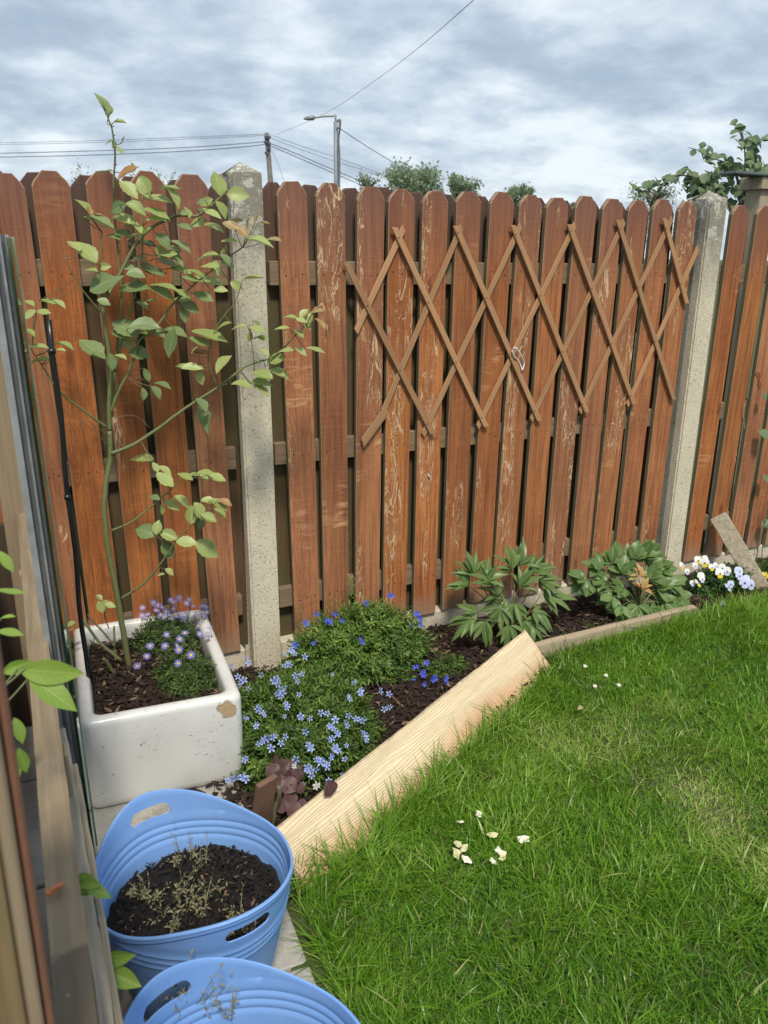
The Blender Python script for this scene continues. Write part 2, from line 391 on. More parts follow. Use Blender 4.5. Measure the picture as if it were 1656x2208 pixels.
def m_pine(t, b):
    v, o, r = objvec(t)
    # sawn pine: local x along the board, y across. cathedral figure along one side
    so = sep(t, o)
    w = t.noise(t.map(v, (1.6, 7, 7)), 1, 3, .5, .25)
    y2 = t.math('MULTIPLY', so[1], 1.0)
    dist = t.math('ADD', t.math('MULTIPLY', y2, 880.0), t.math('MULTIPLY', w, 58.0))
    rg = t.math('SINE', dist)
    rgs = t.math('POWER', t.ramp(rg, -1, 1, 0, 1), 1.6)
    rough = t.noise(t.map(v, (14, 190, 190)), 1, 4, .65)
    heart = t.math('MULTIPLY', t.ramp(t.math('ADD', so[1], t.math('MULTIPLY', t.math('SUBTRACT', w, .5), .16)), -.045, .015, 1, 0), 1.0)
    c = t.mix(t.ramp(rough, .3, .7), (.72, .585, .37), (.85, .73, .50))
    c = t.mix(t.math('MULTIPLY', heart, .85), c, (.70, .41, .235))
    c = t.mix(t.math('MULTIPLY', rgs, t.ramp(rough, .2, .7, .18, .46)), c, (.60, .39, .22))
    st = t.noise(t.map(v, (6, 14, 14)), 1, 5, .7); c = t.mix(t.ramp(st, .6, .75, 0, .25), c, (.48, .36, .22))
    kn = t.voro(t.map(v, (3.2, 12, 3)), 1); c = t.mix(t.ramp(kn.outputs['Distance'], .03, .07, .8, 0), c, (.24, .12, .06))
    dirt = t.noise(v, 80, 4, .7); c = t.mix(t.ramp(dirt, .66, .72, 0, .7), c, (.2, .14, .08))
    sm = t.noise(t.map(v, (5, 9, 9), (4, 4, 4)), 1, 6, .7); c = t.mix(t.ramp(sm, .55, .75, 0, .45), c, (.42, .33, .24))
    el = t.math('ADD', t.math('ABSOLUTE', so[1]), t.math('MULTIPLY', t.noise(v, 40, 4, .7), .02)); c = t.mix(t.ramp(el, .088, .100, 0, .75), c, (.22, .15, .09))
    t.put(b.inputs['Base Color'], c); b.inputs['Roughness'].default_value = .82
    bump(t, t.math('SUBTRACT', rough, t.math('MULTIPLY', rgs, .9)), .8, .003)
PINE = material('fresh_sawn_pine', m_pine)
def simple(name, c, rough=.6, metal=0, var=.15, sc=20, c2=None, bmp=0):
    def f(t, b):
        v, o, r = objvec(t)
        n = t.noise(v, sc, 5, .6)
        d = c2 or tuple(x*(1-var*2) for x in c)
        t.put(b.inputs['Base Color'], t.mix(t.ramp(n, .3, .7), c, d)); b.inputs['Roughness'].default_value = rough; b.inputs['Metallic'].default_value = metal
        if bmp: bump(t, n, bmp, .003)
    return material(name, f)
METAL = simple('grey_aluminium_trim', (.50, .52, .53), .35, .5, .2)
DARKTRIM = simple('dark_glazing_strip', (.13, .13, .14), .45, 0, .2)
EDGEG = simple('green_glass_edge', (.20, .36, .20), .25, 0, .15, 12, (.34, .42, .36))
STEEL = simple('galvanised_steel', (.30, .33, .36), .5, .3, .15, 3)
POLE = simple('tarred_pole_wood', (.17, .16, .14), .8, 0, .2, 3)
CABLE = simple('black_cable', (.11, .12, .14), .6)
BLACKP = simple('glossy_black_plastic_cane', (.012, .013, .015), .28)
TERRA = simple('brown_terracotta', (.21, .115, .075), .8, 0, .15, 14, bmp=.3)
CORD = simple('white_cord', (.74, .74, .72), .7)
BREAD = simple('white_bread', (.80, .76, .62), .9, 0, .06, 60, bmp=.5)
CREAMB = simple('cream_soggy_bread', (.70, .66, .36), .9, 0, .1, 60, bmp=.5)
DRY = simple('dry_leaf_tan', (.46, .36, .22), .8, 0, .2, 40)
NAIL = simple('rusty_nail_head', (.035, .022, .018), .7)
ORANGE = simple('rusty_orange_tie', (.50, .17, .07), .7)
FEATHER = simple('white_feather', (.78, .78, .78), .7)
def soilmat(name, a, bb, cc):
    def f(t, b):
        v, o, r = objvec(t); n = t.noise(v, 28, 8, .7); n2 = t.noise(t.map(v, (40, 90, 60)), 1, 4, .7)
        c = t.mix(t.ramp(n, .3, .7), a, bb); c = t.mix(t.ramp(n2, .55, .7, 0, .6), c, cc)
        t.put(b.inputs['Base Color'], c); b.inputs['Roughness'].default_value = .95; bump(t, n, 1, .012)
    return material(name, f)
SOIL = soilmat('dark_bed_soil', (.018, .012, .008), (.045, .028, .018), (.085, .05, .032))
COMPOST = soilmat('black_compost', (.006, .005, .005), (.016, .012, .010), (.03, .02, .014))
EARTH = soilmat('far_ground_earth', (.05, .065, .02), (.09, .10, .035), (.08, .07, .04))
def m_tint(name, ca, cb, cc=None, rough=.55, trans=.35, dry=None, coat=0):
    """foliage and litter whose colour runs over the 'tint' attribute"""
    def f(t, b):
        a = t.n.new('ShaderNodeAttribute'); a.attribute_name = 'tint'; x = a.outputs['Fac']
        c = t.mix(t.ramp(x, 0, .6), ca, cb)
        if cc: c = t.mix(t.ramp(x, .7, 1), c, cc)
        if dry:
            d = t.n.new('ShaderNodeAttribute'); d.attribute_name = 'dry'
            c = t.mix(d.outputs['Fac'], c, dry)
        t.put(b.inputs['Base Color'], c); b.inputs['Roughness'].default_value = rough; b.inputs['Specular IOR Level'].default_value = .35
        if trans:
            tr = t.n.new('ShaderNodeBsdfTranslucent'); t.put(tr.inputs['Color'], c)
            mxs = t.n.new('ShaderNodeMixShader'); mxs.inputs[0].default_value = trans
            t.l.new(b.outputs[0], mxs.inputs[1]); t.l.new(tr.outputs[0], mxs.inputs[2]); t.l.new(mxs.outputs[0], t.out.inputs[0])
    return material(name, f)
GRASS = m_tint('lawn_grass', (.062, .172, .012), (.185, .365, .026), (.43, .55, .16), .34, .34, dry=(.46, .46, .17))
LITHO = m_tint('narrow_leaf_foliage', (.05, .10, .022), (.17, .285, .055), (.40, .51, .12), .42, .3)
FELIC = m_tint('dark_felicia_foliage', (.05, .09, .024), (.12, .18, .05), (.22, .30, .09), .5, .25)
TREEF = m_tint('tree_foliage', (.22, .29, .17), (.32, .40, .25), (.42, .50, .33), .6, .45)
PALEF = m_tint('pale_shrub_foliage', (.14, .19, .10), (.25, .30, .17), (.34, .38, .22), .6, .3)
BARK = m_tint('bark_mulch', (.014, .008, .006), (.052, .030, .021), (.27, .18, .115), .85, 0)
BARKD = m_tint('dark_bark_bits', (.006, .005, .005), (.022, .015, .011), (.26, .17, .11), .85, 0)
DRYPL = m_tint('dried_seedling', (.24, .22, .12), (.34, .31, .17), (.13, .22, .07), .8, .2)

def leafmat(name, ca, cb, vein, rough=.42, trans=.28, vary=.2, tip=None, under=None):
    def f(t, b):
        uv = t.n.new('ShaderNodeTexCoord'); su = sep(t, uv.outputs['UV']); oi = t.n.new('ShaderNodeObjectInfo'); r = oi.outputs['Random']
        ax = t.math('ABSOLUTE', t.math('SUBTRACT', su[1], .5))
        n = t.noise(uv.outputs['Object'], 55, 4, .6)
        c = t.mix(t.ramp(t.math('ADD', t.math('MULTIPLY', r, .7), t.math('MULTIPLY', n, .5)), .25, .95), ca, cb)
        midrib = t.ramp(ax, .012, .035, .75, 0)
        sv = t.math('FRACT', t.math('MULTIPLY', t.math('SUBTRACT', su[0], t.math('MULTIPLY', ax, .55)), 7.0))
        side = t.math('MULTIPLY', t.ramp(t.math('ABSOLUTE', t.math('SUBTRACT', sv, .5)), .02, .09, .45, 0), t.ramp(ax, .5, .35))
        c = t.mix(t.math('MAXIMUM', midrib, side), c, vein)
        if tip: c = t.mix(t.math('MULTIPLY', t.ramp(su[0], .45, 1.0, 0, .7), t.ramp(n, .4, .6)), c, tip)
        if under:
            ge = t.n.new('ShaderNodeNewGeometry'); c = t.mix(t.math('MULTIPLY', ge.outputs['Backfacing'], .6), c, under)
        t.put(b.inputs['Base Color'], c); b.inputs['Roughness'].default_value = rough; b.inputs['Specular IOR Level'].default_value = .45
        tr = t.n.new('ShaderNodeBsdfTranslucent'); t.put(tr.inputs['Color'], c)
        mxs = t.n.new('ShaderNodeMixShader'); mxs.inputs[0].default_value = trans
        bump(t, t.math('MAXIMUM', midrib, side), -.35, .001)
        t.l.new(b.outputs[0], mxs.inputs[1]); t.l.new(tr.outputs[0], mxs.inputs[2]); t.l.new(mxs.outputs[0], t.out.inputs[0])
    return material(name, f)
ROSE_L = leafmat('rose_leaf_fresh', (.27, .34, .09), (.41, .48, .17), (.52, .58, .28), under=(.30, .38, .18))
ROSE_D = leafmat('rose_leaf_dark', (.16, .23, .085), (.26, .33, .13), (.34, .42, .22), under=(.2, .27, .15))
ROSE_O = leafmat('rose_leaf_bronze', (.40, .22, .085), (.33, .27, .10), (.45, .32, .15))
PEONY_L = leafmat('peony_leaf', (.09, .165, .04), (.175, .265, .08), (.34, .42, .20), .38)
HELL_L = leafmat('hellebore_leaf', (.09, .17, .045), (.18, .275, .085), (.33, .43, .20), .38)
HELL_O = leafmat('hellebore_leaf_turning', (.62, .30, .14), (.45, .36, .12), (.6, .45, .2), .5)
HEUCH = leafmat('heuchera_leaf', (.085, .040, .042), (.14, .075, .07), (.18, .10, .09), .5, .2)
CLIMB = leafmat('climber_leaf', (.10, .165, .075), (.17, .24, .11), (.27, .34, .19), .45)
FORE_L = leafmat('foreground_leaf', (.20, .33, .05), (.28, .42, .07), (.40, .52, .16), .4, .35, tip=None)
PANSYL = m_tint('pansy_foliage', (.04, .10, .025), (.09, .19, .045), (.16, .28, .07), .5, .25)
STEM = simple('green_rose_stem', (.12, .17, .055), .5, 0, .1, 30, (.17, .16, .07))
STEMD = simple('red_brown_twig', (.15, .085, .05), .6, 0, .2, 30, (.13, .14, .06))
BARKT = simple('tree_bark', (.10, .085, .065), .9, 0, .2, 8)
def petal(name, base, edge, streak=None):
    def f(t, b):
        uv = t.n.new('ShaderNodeTexCoord'); su = sep(t, uv.outputs['UV']); ax = t.math('ABSOLUTE', t.math('SUBTRACT', su[1], .5))
        c = t.mix(t.ramp(su[0], .1, .9), base, edge)
        if streak: c = t.mix(t.ramp(ax, .05, .13), streak, c)
        t.put(b.inputs['Base Color'], c); b.inputs['Roughness'].default_value = .6
        tr = t.n.new('ShaderNodeBsdfTranslucent'); t.put(tr.inputs['Color'], c); mxs = t.n.new('ShaderNodeMixShader'); mxs.inputs[0].default_value = .25
        t.l.new(b.outputs[0], mxs.inputs[1]); t.l.new(tr.outputs[0], mxs.inputs[2]); t.l.new(mxs.outputs[0], t.out.inputs[0])
    return material(name, f)
P_STRIPE = petal('pale_blue_striped_petal', (.20, .30, .82), (.66, .75, .97), (.10, .20, .74))
P_DEEP = petal('deep_blue_petal', (.07, .12, .72), (.12, .19, .85))
P_FEL = petal('lilac_daisy_petal', (.34, .33, .78), (.27, .28, .80))
P_WHITE = petal('white_petal', (.8, .8, .78), (.85, .85, .85))
P_PALE = petal('pale_violet_petal', (.50, .55, .86), (.70, .74, .93))
P_YEL = petal('yellow_petal', (.80, .58, .03), (.85, .68, .06))
YDISC = simple('yellow_flower_disc', (.82, .55, .05), .7, 0, .1, 200)
PDARK = simple('dark_pansy_blotch', (.05, .015, .03), .7)
def m_glass(t, b):
    t.n.remove(b)
    fr = t.n.new('ShaderNodeFresnel'); fr.inputs['IOR'].default_value = 1.5
    gl = t.n.new('ShaderNodeBsdfGlossy'); gl.inputs['Roughness'].default_value = .03; gl.inputs['Color'].default_value = (.9, .95, .92, 1)
    tr = t.n.new('ShaderNodeBsdfTransparent'); tr.inputs['Color'].default_value = (.72, .86, .78, 1)
    m = t.n.new('ShaderNodeMixShader'); t.l.new(fr.outputs[0], m.inputs[0]); t.l.new(tr.outputs[0], m.inputs[1]); t.l.new(gl.outputs[0], m.inputs[2])
    t.l.new(m.outputs[0], t.out.inputs[0])
GLASS = material('pane_glass', m_glass)

# ------------------------------------------------------------------ setting: ground, bed, lawn base
def sheet(name, poly, z, mat, kind='structure', n=1):
    me = data(name, [(x, y, z) for x, y in poly], [tuple(range(len(poly)))], mat)
    return link(name, me, kind=kind)
sheet('ground', [(-400, -400), (400, -400), (400, 600), (-400, 600)], -.03, EARTH)
def grid_sheet(name, x0, x1, y0, y1, z, amp, step, mat, inside, fr=6):
    nx = int((x1-x0)/step)+1; ny = int((y1-y0)/step)+1
    idx = {}; V = []; F = []
    for j in range(ny):
        for i in range(nx):
            x = x0+i*step; y = y0+j*step
            V.append((x, y, z+amp*mnoise.noise(Vector((x*fr, y*fr, 1.3)))+amp*.5*mnoise.noise(Vector((x*fr*3, y*fr*3, 4))))); idx[i, j] = len(V)-1
    for j in range(ny-1):
        for i in range(nx-1):
            if inside(x0+(i+.5)*step, y0+(j+.5)*step): F.append((idx[i, j], idx[i+1, j], idx[i+1, j+1], idx[i, j+1]))
    return link(name, data(name, V, F, mat, True), kind='structure')
A2 = Vector((-.331, -1.124, 0)); B2 = Vector((.89, -.465, 0))
def edge_y(x):     # front edge of the bed
    if x < -.33: return -1.06
    if x < .9: return -1.10+(x+.33)*(.62/1.23)
    return -.36
def lawn_left(y):   # left edge of the lawn along the paving
    return -.360-(-.98-y)*.085 if y < -.98 else -.360
grid_sheet('planting_bed', -.55, 3.6, -1.12, .03, .002, .012, .03, SOIL, lambda x, y: y > edge_y(x)-.06)
LAWNS = soilmat('lawn_thatch_soil', (.045, .06, .018), (.09, .12, .03), (.19, .19, .08))
grid_sheet('lawn', -.7, 4.2, -3.3, -.30, -.004, .008, .05, LAWNS, lambda x, y: x > lawn_left(y)-.05 and y < edge_y(x)+.05)
# paving under the tubs and the sink, turned a little like the sink
PR = math.radians(-3.4)
PM = Matrix.Translation((-.380, -.86, 0)) @ Matrix.Rotation(PR, 4, 'Z')
pav = link('pavement', MB().box((-1.3, -2.2, -.03), (.012, .95, -.022)).mesh('paving_base', SOIL), M=PM, kind='structure')
for i in range(3):
    for j in range(6):
        x1 = -.452*i-.003; y1 = .90-.452*j
        m = MB().box((x1-.443, y1-.443, -.02), (x1, y1, .006+rnd.uniform(-.003, .003))).mesh('paving_slab', SLAB); bev(m, .006, 2)
        o = link('paving_slab', m); o.parent = pav; o.matrix_local = Matrix.Translation((0, 0, rnd.uniform(-.001, .002))) @ Matrix.Rotation(rnd.uniform(-.006, .006), 4, 'Z')

# ------------------------------------------------------------------ fence
PW_, PT = .101, .020
def picket_mesh(L, w=PW_, th=PT, seed=0, mat=STAIN):
    r = random.Random(seed); c = .030+r.uniform(-.003, .003); s = .040+r.uniform(-.004, .004)
    h = w/2; nseg = 6
    prof = [(-h, 0)]+[(-h+r.uniform(-.0008, .0008), L*k/nseg) for k in range(1, nseg)]
    prof += [(-h, L-s), (-h+.006, L-s*.55-.006), (-h+c, L-r.uniform(0, .003)), (h-c, L-r.uniform(0, .003)), (h-.006, L-s*.55-.006), (h, L-s)]
    prof += [(h+r.uniform(-.0008, .0008), L*k/nseg) for k in range(nseg-1, 0, -1)]+[(h, 0)]
    n = len(prof)
    def ring(inset, y): return [(x*(1-inset/h), y, z+(inset if z < .01 else -inset*.8 if z > L*.9 else 0)) for x, z in prof]
    V = ring(.0022, 0)+ring(0, .0022)+ring(0, th); F = [tuple(range(n))]
    for a in (0, n):
        for k in range(n): F.append((a+k, a+n+k, a+n+(k+1) % n, a+(k+1) % n))
    F.append(tuple(reversed(range(2*n, 3*n))))
    F = [tuple(reversed(f)) if False else f for f in F]
    return data('picket', V, F, mat)
def fixn(me):
    bm = bmesh.new(); bm.from_mesh(me); bmesh.ops.recalc_face_normals(bm, faces=bm.faces); bm.to_mesh(me); bm.free(); return me
ZB, ZT = .08, 1.68
def fence_panel(x0, x1, fronts, backs, label, mat=None):
    p = empty('picket_fence', ((x0+x1)/2, .03, 0), label, 'fence', 'stained picket fence panels between concrete posts')
    for k, (xm, xt, zt) in enumerate(fronts):      # x at z=.55, x at the top
        lean = math.atan2(xt-xm, zt-.55); xb = xm-(.55-ZB)*math.tan(lean)
        me = fixn(picket_mesh(zt-ZB, seed=int(x0*100)+k, mat=mat or STAIN))
        link('picket', me, p, Matrix.Translation((xb, -.0005*(k % 3), ZB+rnd.uniform(-.006, .004))) @ Matrix.Rotation(lean, 4, 'Y') @ Matrix.Rotation(rnd.uniform(-.012, .012), 4, 'Z'))
        # nail heads over each rail
        mb = MB()
        for zr in (.245, .795, 1.40):
            for dx in (-.028, .0, .028):
                c = Vector((xb+(zr-ZB)*math.tan(lean)+dx+rnd.uniform(-.004, .004), -.0018, zr+rnd.uniform(-.008, .008)))
                mb.add([c+Vector((math.cos(a)*.0022, 0, math.sin(a)*.0022)) for a in [i*math.pi/3 for i in range(6)]]+[c+Vector((math.cos(a)*.0022, .003, math.sin(a)*.0022)) for a in [i*math.pi/3 for i in range(6)]], [tuple(range(6))]+[(i, (i+1) % 6, (i+1) % 6+6, i+6) for i in range(6)])
        link('nail_heads', fixn(mb.mesh('nail_heads', NAIL)), p, kind='stuff')
    for k, (xb, zt, w) in enumerate(backs):
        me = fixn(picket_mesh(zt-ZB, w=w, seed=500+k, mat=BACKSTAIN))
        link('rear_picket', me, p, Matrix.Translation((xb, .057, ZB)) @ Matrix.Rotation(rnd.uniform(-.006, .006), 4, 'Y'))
    for zr in (.21, .755, 1.36):
        m = bev(MB().box((x0, .022, zr), (x1, .054, zr+.078)).mesh('rail', FRAIL), .003); link('rail', m, p)
    m = bev(MB().box((x0, .012, -.06), (x1, .062, .078)).mesh('gravel_board', CONC), .005); link('gravel_board', m, p)
    return p
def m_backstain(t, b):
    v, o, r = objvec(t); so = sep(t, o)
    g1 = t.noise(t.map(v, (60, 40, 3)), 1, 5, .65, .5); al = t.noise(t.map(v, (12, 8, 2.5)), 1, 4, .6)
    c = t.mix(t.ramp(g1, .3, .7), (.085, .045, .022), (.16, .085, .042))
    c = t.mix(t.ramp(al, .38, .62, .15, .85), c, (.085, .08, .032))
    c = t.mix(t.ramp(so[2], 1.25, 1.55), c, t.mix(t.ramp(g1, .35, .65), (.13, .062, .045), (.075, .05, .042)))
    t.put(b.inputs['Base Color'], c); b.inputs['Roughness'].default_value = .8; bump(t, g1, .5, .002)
BACKSTAIN = material('green_brown_rear_stain', m_backstain)  # dark greenish-brown wood colour of the rear pickets
midx = [.082, .204, .337, .455, .589, .722, .855, .971, 1.104, 1.232, 1.369, 1.488, 1.620, 1.758]
tops = [(626, 392), (711, 395), (801, 400), (868, 403), (940, 407), (1012, 413), (1086, 415), (1149, 420), (1205, 422), (1268, 424), (1325, 428), (1381, 430), (1434, 431), (1487, 435)]
fr = []
for xm, (a, b_) in zip(midx, tops):
    q = atY(a, b_, 0); fr.append((xm, xm+(q.x-xm)*.8, q.z))
bk = [((fr[i][0]+fr[i+1][0])/2+.012, fr[i][2]-rnd.uniform(-.003, .014), .096 if i != 11 else .070) for i in range(13)]
bk = [(.022, 1.68, .09)]+bk
pan_mid = fence_panel(-.012, 1.832, fr, bk, 'middle stained picket fence panel carrying the diamond trellis, between the two concrete posts')
lm = [(-.741, -.772, 1.670), (-.628, -.653, 1.681), (-.489, -.509, 1.687), (-.361, -.387, 1.687), (-.233, -.259, 1.685)]
lm = [(-.741-.131*k, -.772-.131*k, 1.68) for k in (3, 2, 1)]+lm
lb = [((lm[i][0]+lm[i+1][0])/2+.005, 1.675-rnd.uniform(0, .012), .096) for i in range(7)]+[(-.165, 1.67, .078)]
pan_l = fence_panel(-1.30, -.150, lm, lb, 'picket fence panel behind the white sink and climbing rose, beside the weathered post', STAIN_SOUND)
rx = [2.056, 2.205, 2.343]+[2.343+.134*k for k in range(1, 9)]
rt = [(x, x+.008, 1.684) for x in rx]
rb = [((rx[i]+rx[i+1])/2+.01, 1.675, .096) for i in range(10)]
pan_r = fence_panel(1.962, 3.50, rt, rb, 'picket fence panel behind the violas and leaning board, past the second concrete post', STAIN_RIGHT)

def post(x, lean, label, ztop=1.728):
    mb = MB(); s = .0515; d0, d1 = -.04, .085
    # H-section: slots for the panels in both sides
    outl = [(-s, d0), (s, d0), (s, .004), (s-.018, .006), (s-.018, .066), (s, .068), (s, d1), (-s, d1), (-s, .068), (-s+.018, .066), (-s+.018, .006), (-s, .004)]
    n = len(outl); zt = ztop-.034; lev = [-.1, .3, .7, 1.1, 1.45, zt-.012, zt]
    V = []
    for z in lev: V += [(a*(1 if z < zt-.02 else .985), c, z) for a, c in outl]
    F = [tuple(range(n-1, -1, -1))]
    for k in range(len(lev)-1):
        for i in range(n): F.append((k*n+i, k*n+(i+1) % n, (k+1)*n+(i+1) % n, (k+1)*n+i))
    V.append((0, (d0+d1)/2, ztop)); a = (len(lev)-1)*n
    for i in range(n): F.append((a+i, a+(i+1) % n, len(V)-1))
    me = data('concrete_post', V, F, CONC)
    bm = bmesh.new(); bm.from_mesh(me)
    ed = [e for e in bm.edges if len(e.link_faces) == 2 and e.calc_face_angle(0) > .5 and all(abs(v.co.y-d0) < .001 for v in e.verts)]
    bmesh.ops.bevel(bm, geom=ed, offset=.007, segments=2, affect='EDGES')
    bmesh.ops.triangulate(bm, faces=bm.faces); bmesh.ops.subdivide_edges(bm, edges=[e for e in bm.edges if e.calc_length() > .08], cuts=2)
    for v in bm.verts: v.co += Vector([.0013*mnoise.noise(v.co*40+Vector((k*9, 0, 0))) for k in range(3)])
    bm.to_mesh(me); bm.free()
    o = link('concrete_post', me, M=Matrix.Translation((x, 0, 0)) @ Matrix.Rotation(lean, 4, 'Y')); return tag(o, label, 'fence post', 'concrete fence posts')
post(-.081, -.010, 'pale concrete fence post beside the rose and blue-flowered shrubs, dark mossy pointed top')
post(1.893, -.004, 'pale concrete fence post between the hellebore and violas, near the right end of the trellis')

# expanding trellis
tre = empty('expanding_trellis', (1.0, -.01, 1.2), 'brown wooden expanding diamond trellis fixed across the middle fence panel', 'trellis')
def slat_obj(a, b_, Y, w=.021, th=.007, name='slat', cuts=(0, 0)):
    A = atY(*a, Y); Bq = atY(*b_, Y); d = (Bq-A); L = d.length; d.normalize()
    n = Vector((0, -1, 0)); M = basis(A, d, n)
    c0, c1 = cuts
    V = [(-c0, -w/2, 0), (L, -w/2, 0), (L+c1, w/2, 0), (0, w/2, 0)]; V += [(x, y, th) for x, y, z in V]
    me = data('slat', V, [(0, 3, 2, 1), (4, 5, 6, 7), (0, 1, 5, 4), (1, 2, 6, 5), (2, 3, 7, 6), (3, 0, 4, 7)], SLAT); bev(me, .0012)
    return link(name, me, tre, M)
for a, b_ in [((768, 712), (868, 495)), ((826, 885), (992, 492)), ((912, 935), (1120, 489)), ((1030, 918), (1237, 487)), ((1145, 903), (1343, 480)), ((1250, 886), (1446, 474)), ((1352, 871), (1502, 538))]:
    slat_obj(a, b_, -.0045, cuts=(.012, .012))
for a, b_ in [((748, 572), (931, 933)), ((851, 494), (1046, 917)), ((983, 491), (1161, 905)), ((1106, 489), (1263, 886)), ((1227, 487), (1365, 869)), ((1332, 478), (1451, 859)), ((1432, 474), (1479, 652))]:
    slat_obj(a, b_, -.0125, cuts=(.012, .012))
slat_obj((784, 950), (828, 890), -.0125, w=.030, cuts=(.02, .03))
rv = MB()
SL = [((768, 712), (868, 495)), ((826, 885), (992, 492)), ((912, 935), (1120, 489)), ((1030, 918), (1237, 487)), ((1145, 903), (1343, 480)), ((1250, 886), (1446, 474)), ((1352, 871), (1502, 538))]
SR = [((748, 572), (931, 933)), ((851, 494), (1046, 917)), ((983, 491), (1161, 905)), ((1106, 489), (1263, 886)), ((1227, 487), (1365, 869)), ((1332, 478), (1451, 859)), ((1432, 474), (1479, 652))]
for (ax_, ay_), (bx_, by_) in SL:
    for (cx2, cy2), (dx_, dy_) in SR:
        den = (bx_-ax_)*(dy_-cy2)-(by_-ay_)*(dx_-cx2)
        u_ = ((cx2-ax_)*(dy_-cy2)-(cy2-ay_)*(dx_-cx2))/den; w_ = ((cx2-ax_)*(by_-ay_)-(cy2-ay_)*(bx_-ax_))/den
        if 0 <= u_ <= 1 and 0 <= w_ <= 1:
            c = atY(ax_+u_*(bx_-ax_), ay_+u_*(by_-ay_), -.0195); rv.tube([c+Vector((0, .002, 0)), c+Vector((0, -.0012, 0))], .0024, 6)
link('rivets', rv.mesh('rivets', NAIL), tre, kind='stuff')
def cordpts(px, Y): return catmull([atY(x, y, Y+rnd.uniform(-.004, .004)) for x, y in px], 5)
mb = MB().tube(cordpts([(1106, 752), (1112, 750), (1120, 760), (1126, 772), (1130, 784), (1126, 798), (1124, 792), (1118, 778), (1110, 770), (1104, 756)], -.024), .0028, 6)
tag(link('tied_cord', mb.mesh('tied_cord', CORD, True)), 'small loop of white cord tied round a trellis slat', 'cord')
mb = MB(); q = atY(925, 1026, -.006); mb.add([q+Vector((-.009, 0, .010)), q+Vector((-.002, -.003, .007)), q+Vector((.009, 0, -.007)), q+Vector((.003, -.004, -.004)), q+Vector((-.004, -.006, .002))], [(0, 1, 4), (1, 3, 4), (1, 2, 3), (0, 4, 3)])
tag(link('feather', mb.mesh('feather', FEATHER)), 'tiny white feather stuck to a fence picket below the trellis', 'feather')
mb = MB().tube(catmull([atY(x, y, -.012) for x, y in [(1634, 800), (1640, 812), (1638, 822), (1642, 832)]], 4), [.0035]*13, 6)
tag(link('twig', mb.mesh('twig', ORANGE, True)), 'short reddish twig caught on the right fence panel', 'twig')
mb = MB().tube(catmull([atY(x, y, -.01) for x, y in [(1605, 870), (1602, 895), (1606, 915), (1604, 925)]], 4), [.0018]*13, 5)
tag(link('dried_tendril', mb.mesh('dried_tendril', DRY, True)), 'thin pale dry tendril hanging on the right fence panel', 'tendril')

# ------------------------------------------------------------------ white sink
SKA = math.radians(-4.6)
SKM = Matrix.Translation((-.536, -.303, 0)) @ Matrix.Rotation(SKA, 4, 'Z')
def rrect(hx, hy, r, z, n=6):
    out = []
    for cx_, cy_, a0 in ((hx-r, hy-r, 0), (-hx+r, hy-r, 90), (-hx+r, -hy+r, 180), (hx-r, -hy+r, 270)):
        for k in range(n+1):
            a = math.radians(a0+90*k/n); out.append((cx_+r*math.cos(a), cy_+r*math.sin(a), z))
    return out
def loops(rings, mat, name, capb=True, capt=True):
    n = len(rings[0]); V = [p for r in rings for p in r]; F = []
    for k in range(len(rings)-1):
        for i in range(n): F.append((k*n+i, k*n+(i+1) % n, (k+1)*n+(i+1) % n, (k+1)*n+i))
    if capb: F.append(tuple(range(n-1, -1, -1)))
    if capt: F.append(tuple(range((len(rings)-1)*n, len(rings)*n)))
    return data(name, V, F, mat, True)
HX, HY, SZ = .2165, .314, .282
R = []
for ins, z in [(.012, .006), (.006, .008), (.002, .016), (0, .03), (0, .12), (0, .20), (0, SZ-.020), (.0015, SZ-.011), (.006, SZ-.004), (.013, SZ-.0005), (.022, SZ), (.030, SZ-.001), (.036, SZ-.005), (.039, SZ-.012), (.041, SZ-.03), (.043, .20), (.05, .12), (.056, .06), (.075, .045)]:
    R.append(rrect(HX-ins, HY-ins, .030 if ins < .02 else .032, z, 8))
sk = link('white_sink', loops(R, CERAM, 'white_sink'), M=SKM)
tag(sk, 'white glazed butler sink planter with chipped corner, holding the rose and lilac daisies', 'sink planter')
def mound_sheet(name, hx, hy, z, amp, mat, M, step=.012, shape='rect', rad=None, dome=0):
    V = []; F = []; nx = int(2*hx/step); ny = int(2*hy/step)
    for j in range(ny+1):
        for i in range(nx+1):
            x = -hx+2*hx*i/nx; y = -hy+2*hy*j/ny
            if shape == 'round':
                a = x/hx; c = y/hy; xx = x*math.sqrt(1-c*c/2); yy = y*math.sqrt(1-a*a/2); x, y = xx, yy
            rr = min(1, (x*x)/(hx*hx)+(y*y)/(hy*hy))
            V.append((x, y, z+dome*(1-rr)+amp*mnoise.noise(Vector((x*25, y*25, z*9)))+amp*.6*mnoise.noise(Vector((x*70, y*70, z*9)))))
    for j in range(ny):
        for i in range(nx): a = j*(nx+1)+i; F.append((a, a+1, a+nx+2, a+nx+1))
    return link(name, data(name, V, F, mat, True), M=M)
SOILZ = .218
so_ = mound_sheet('sink_soil', HX-.043, HY-.043, SOILZ, .008, SOIL, SKM)
tag(so_, 'dark bark covered soil filling the white sink', 'soil', kind='stuff')

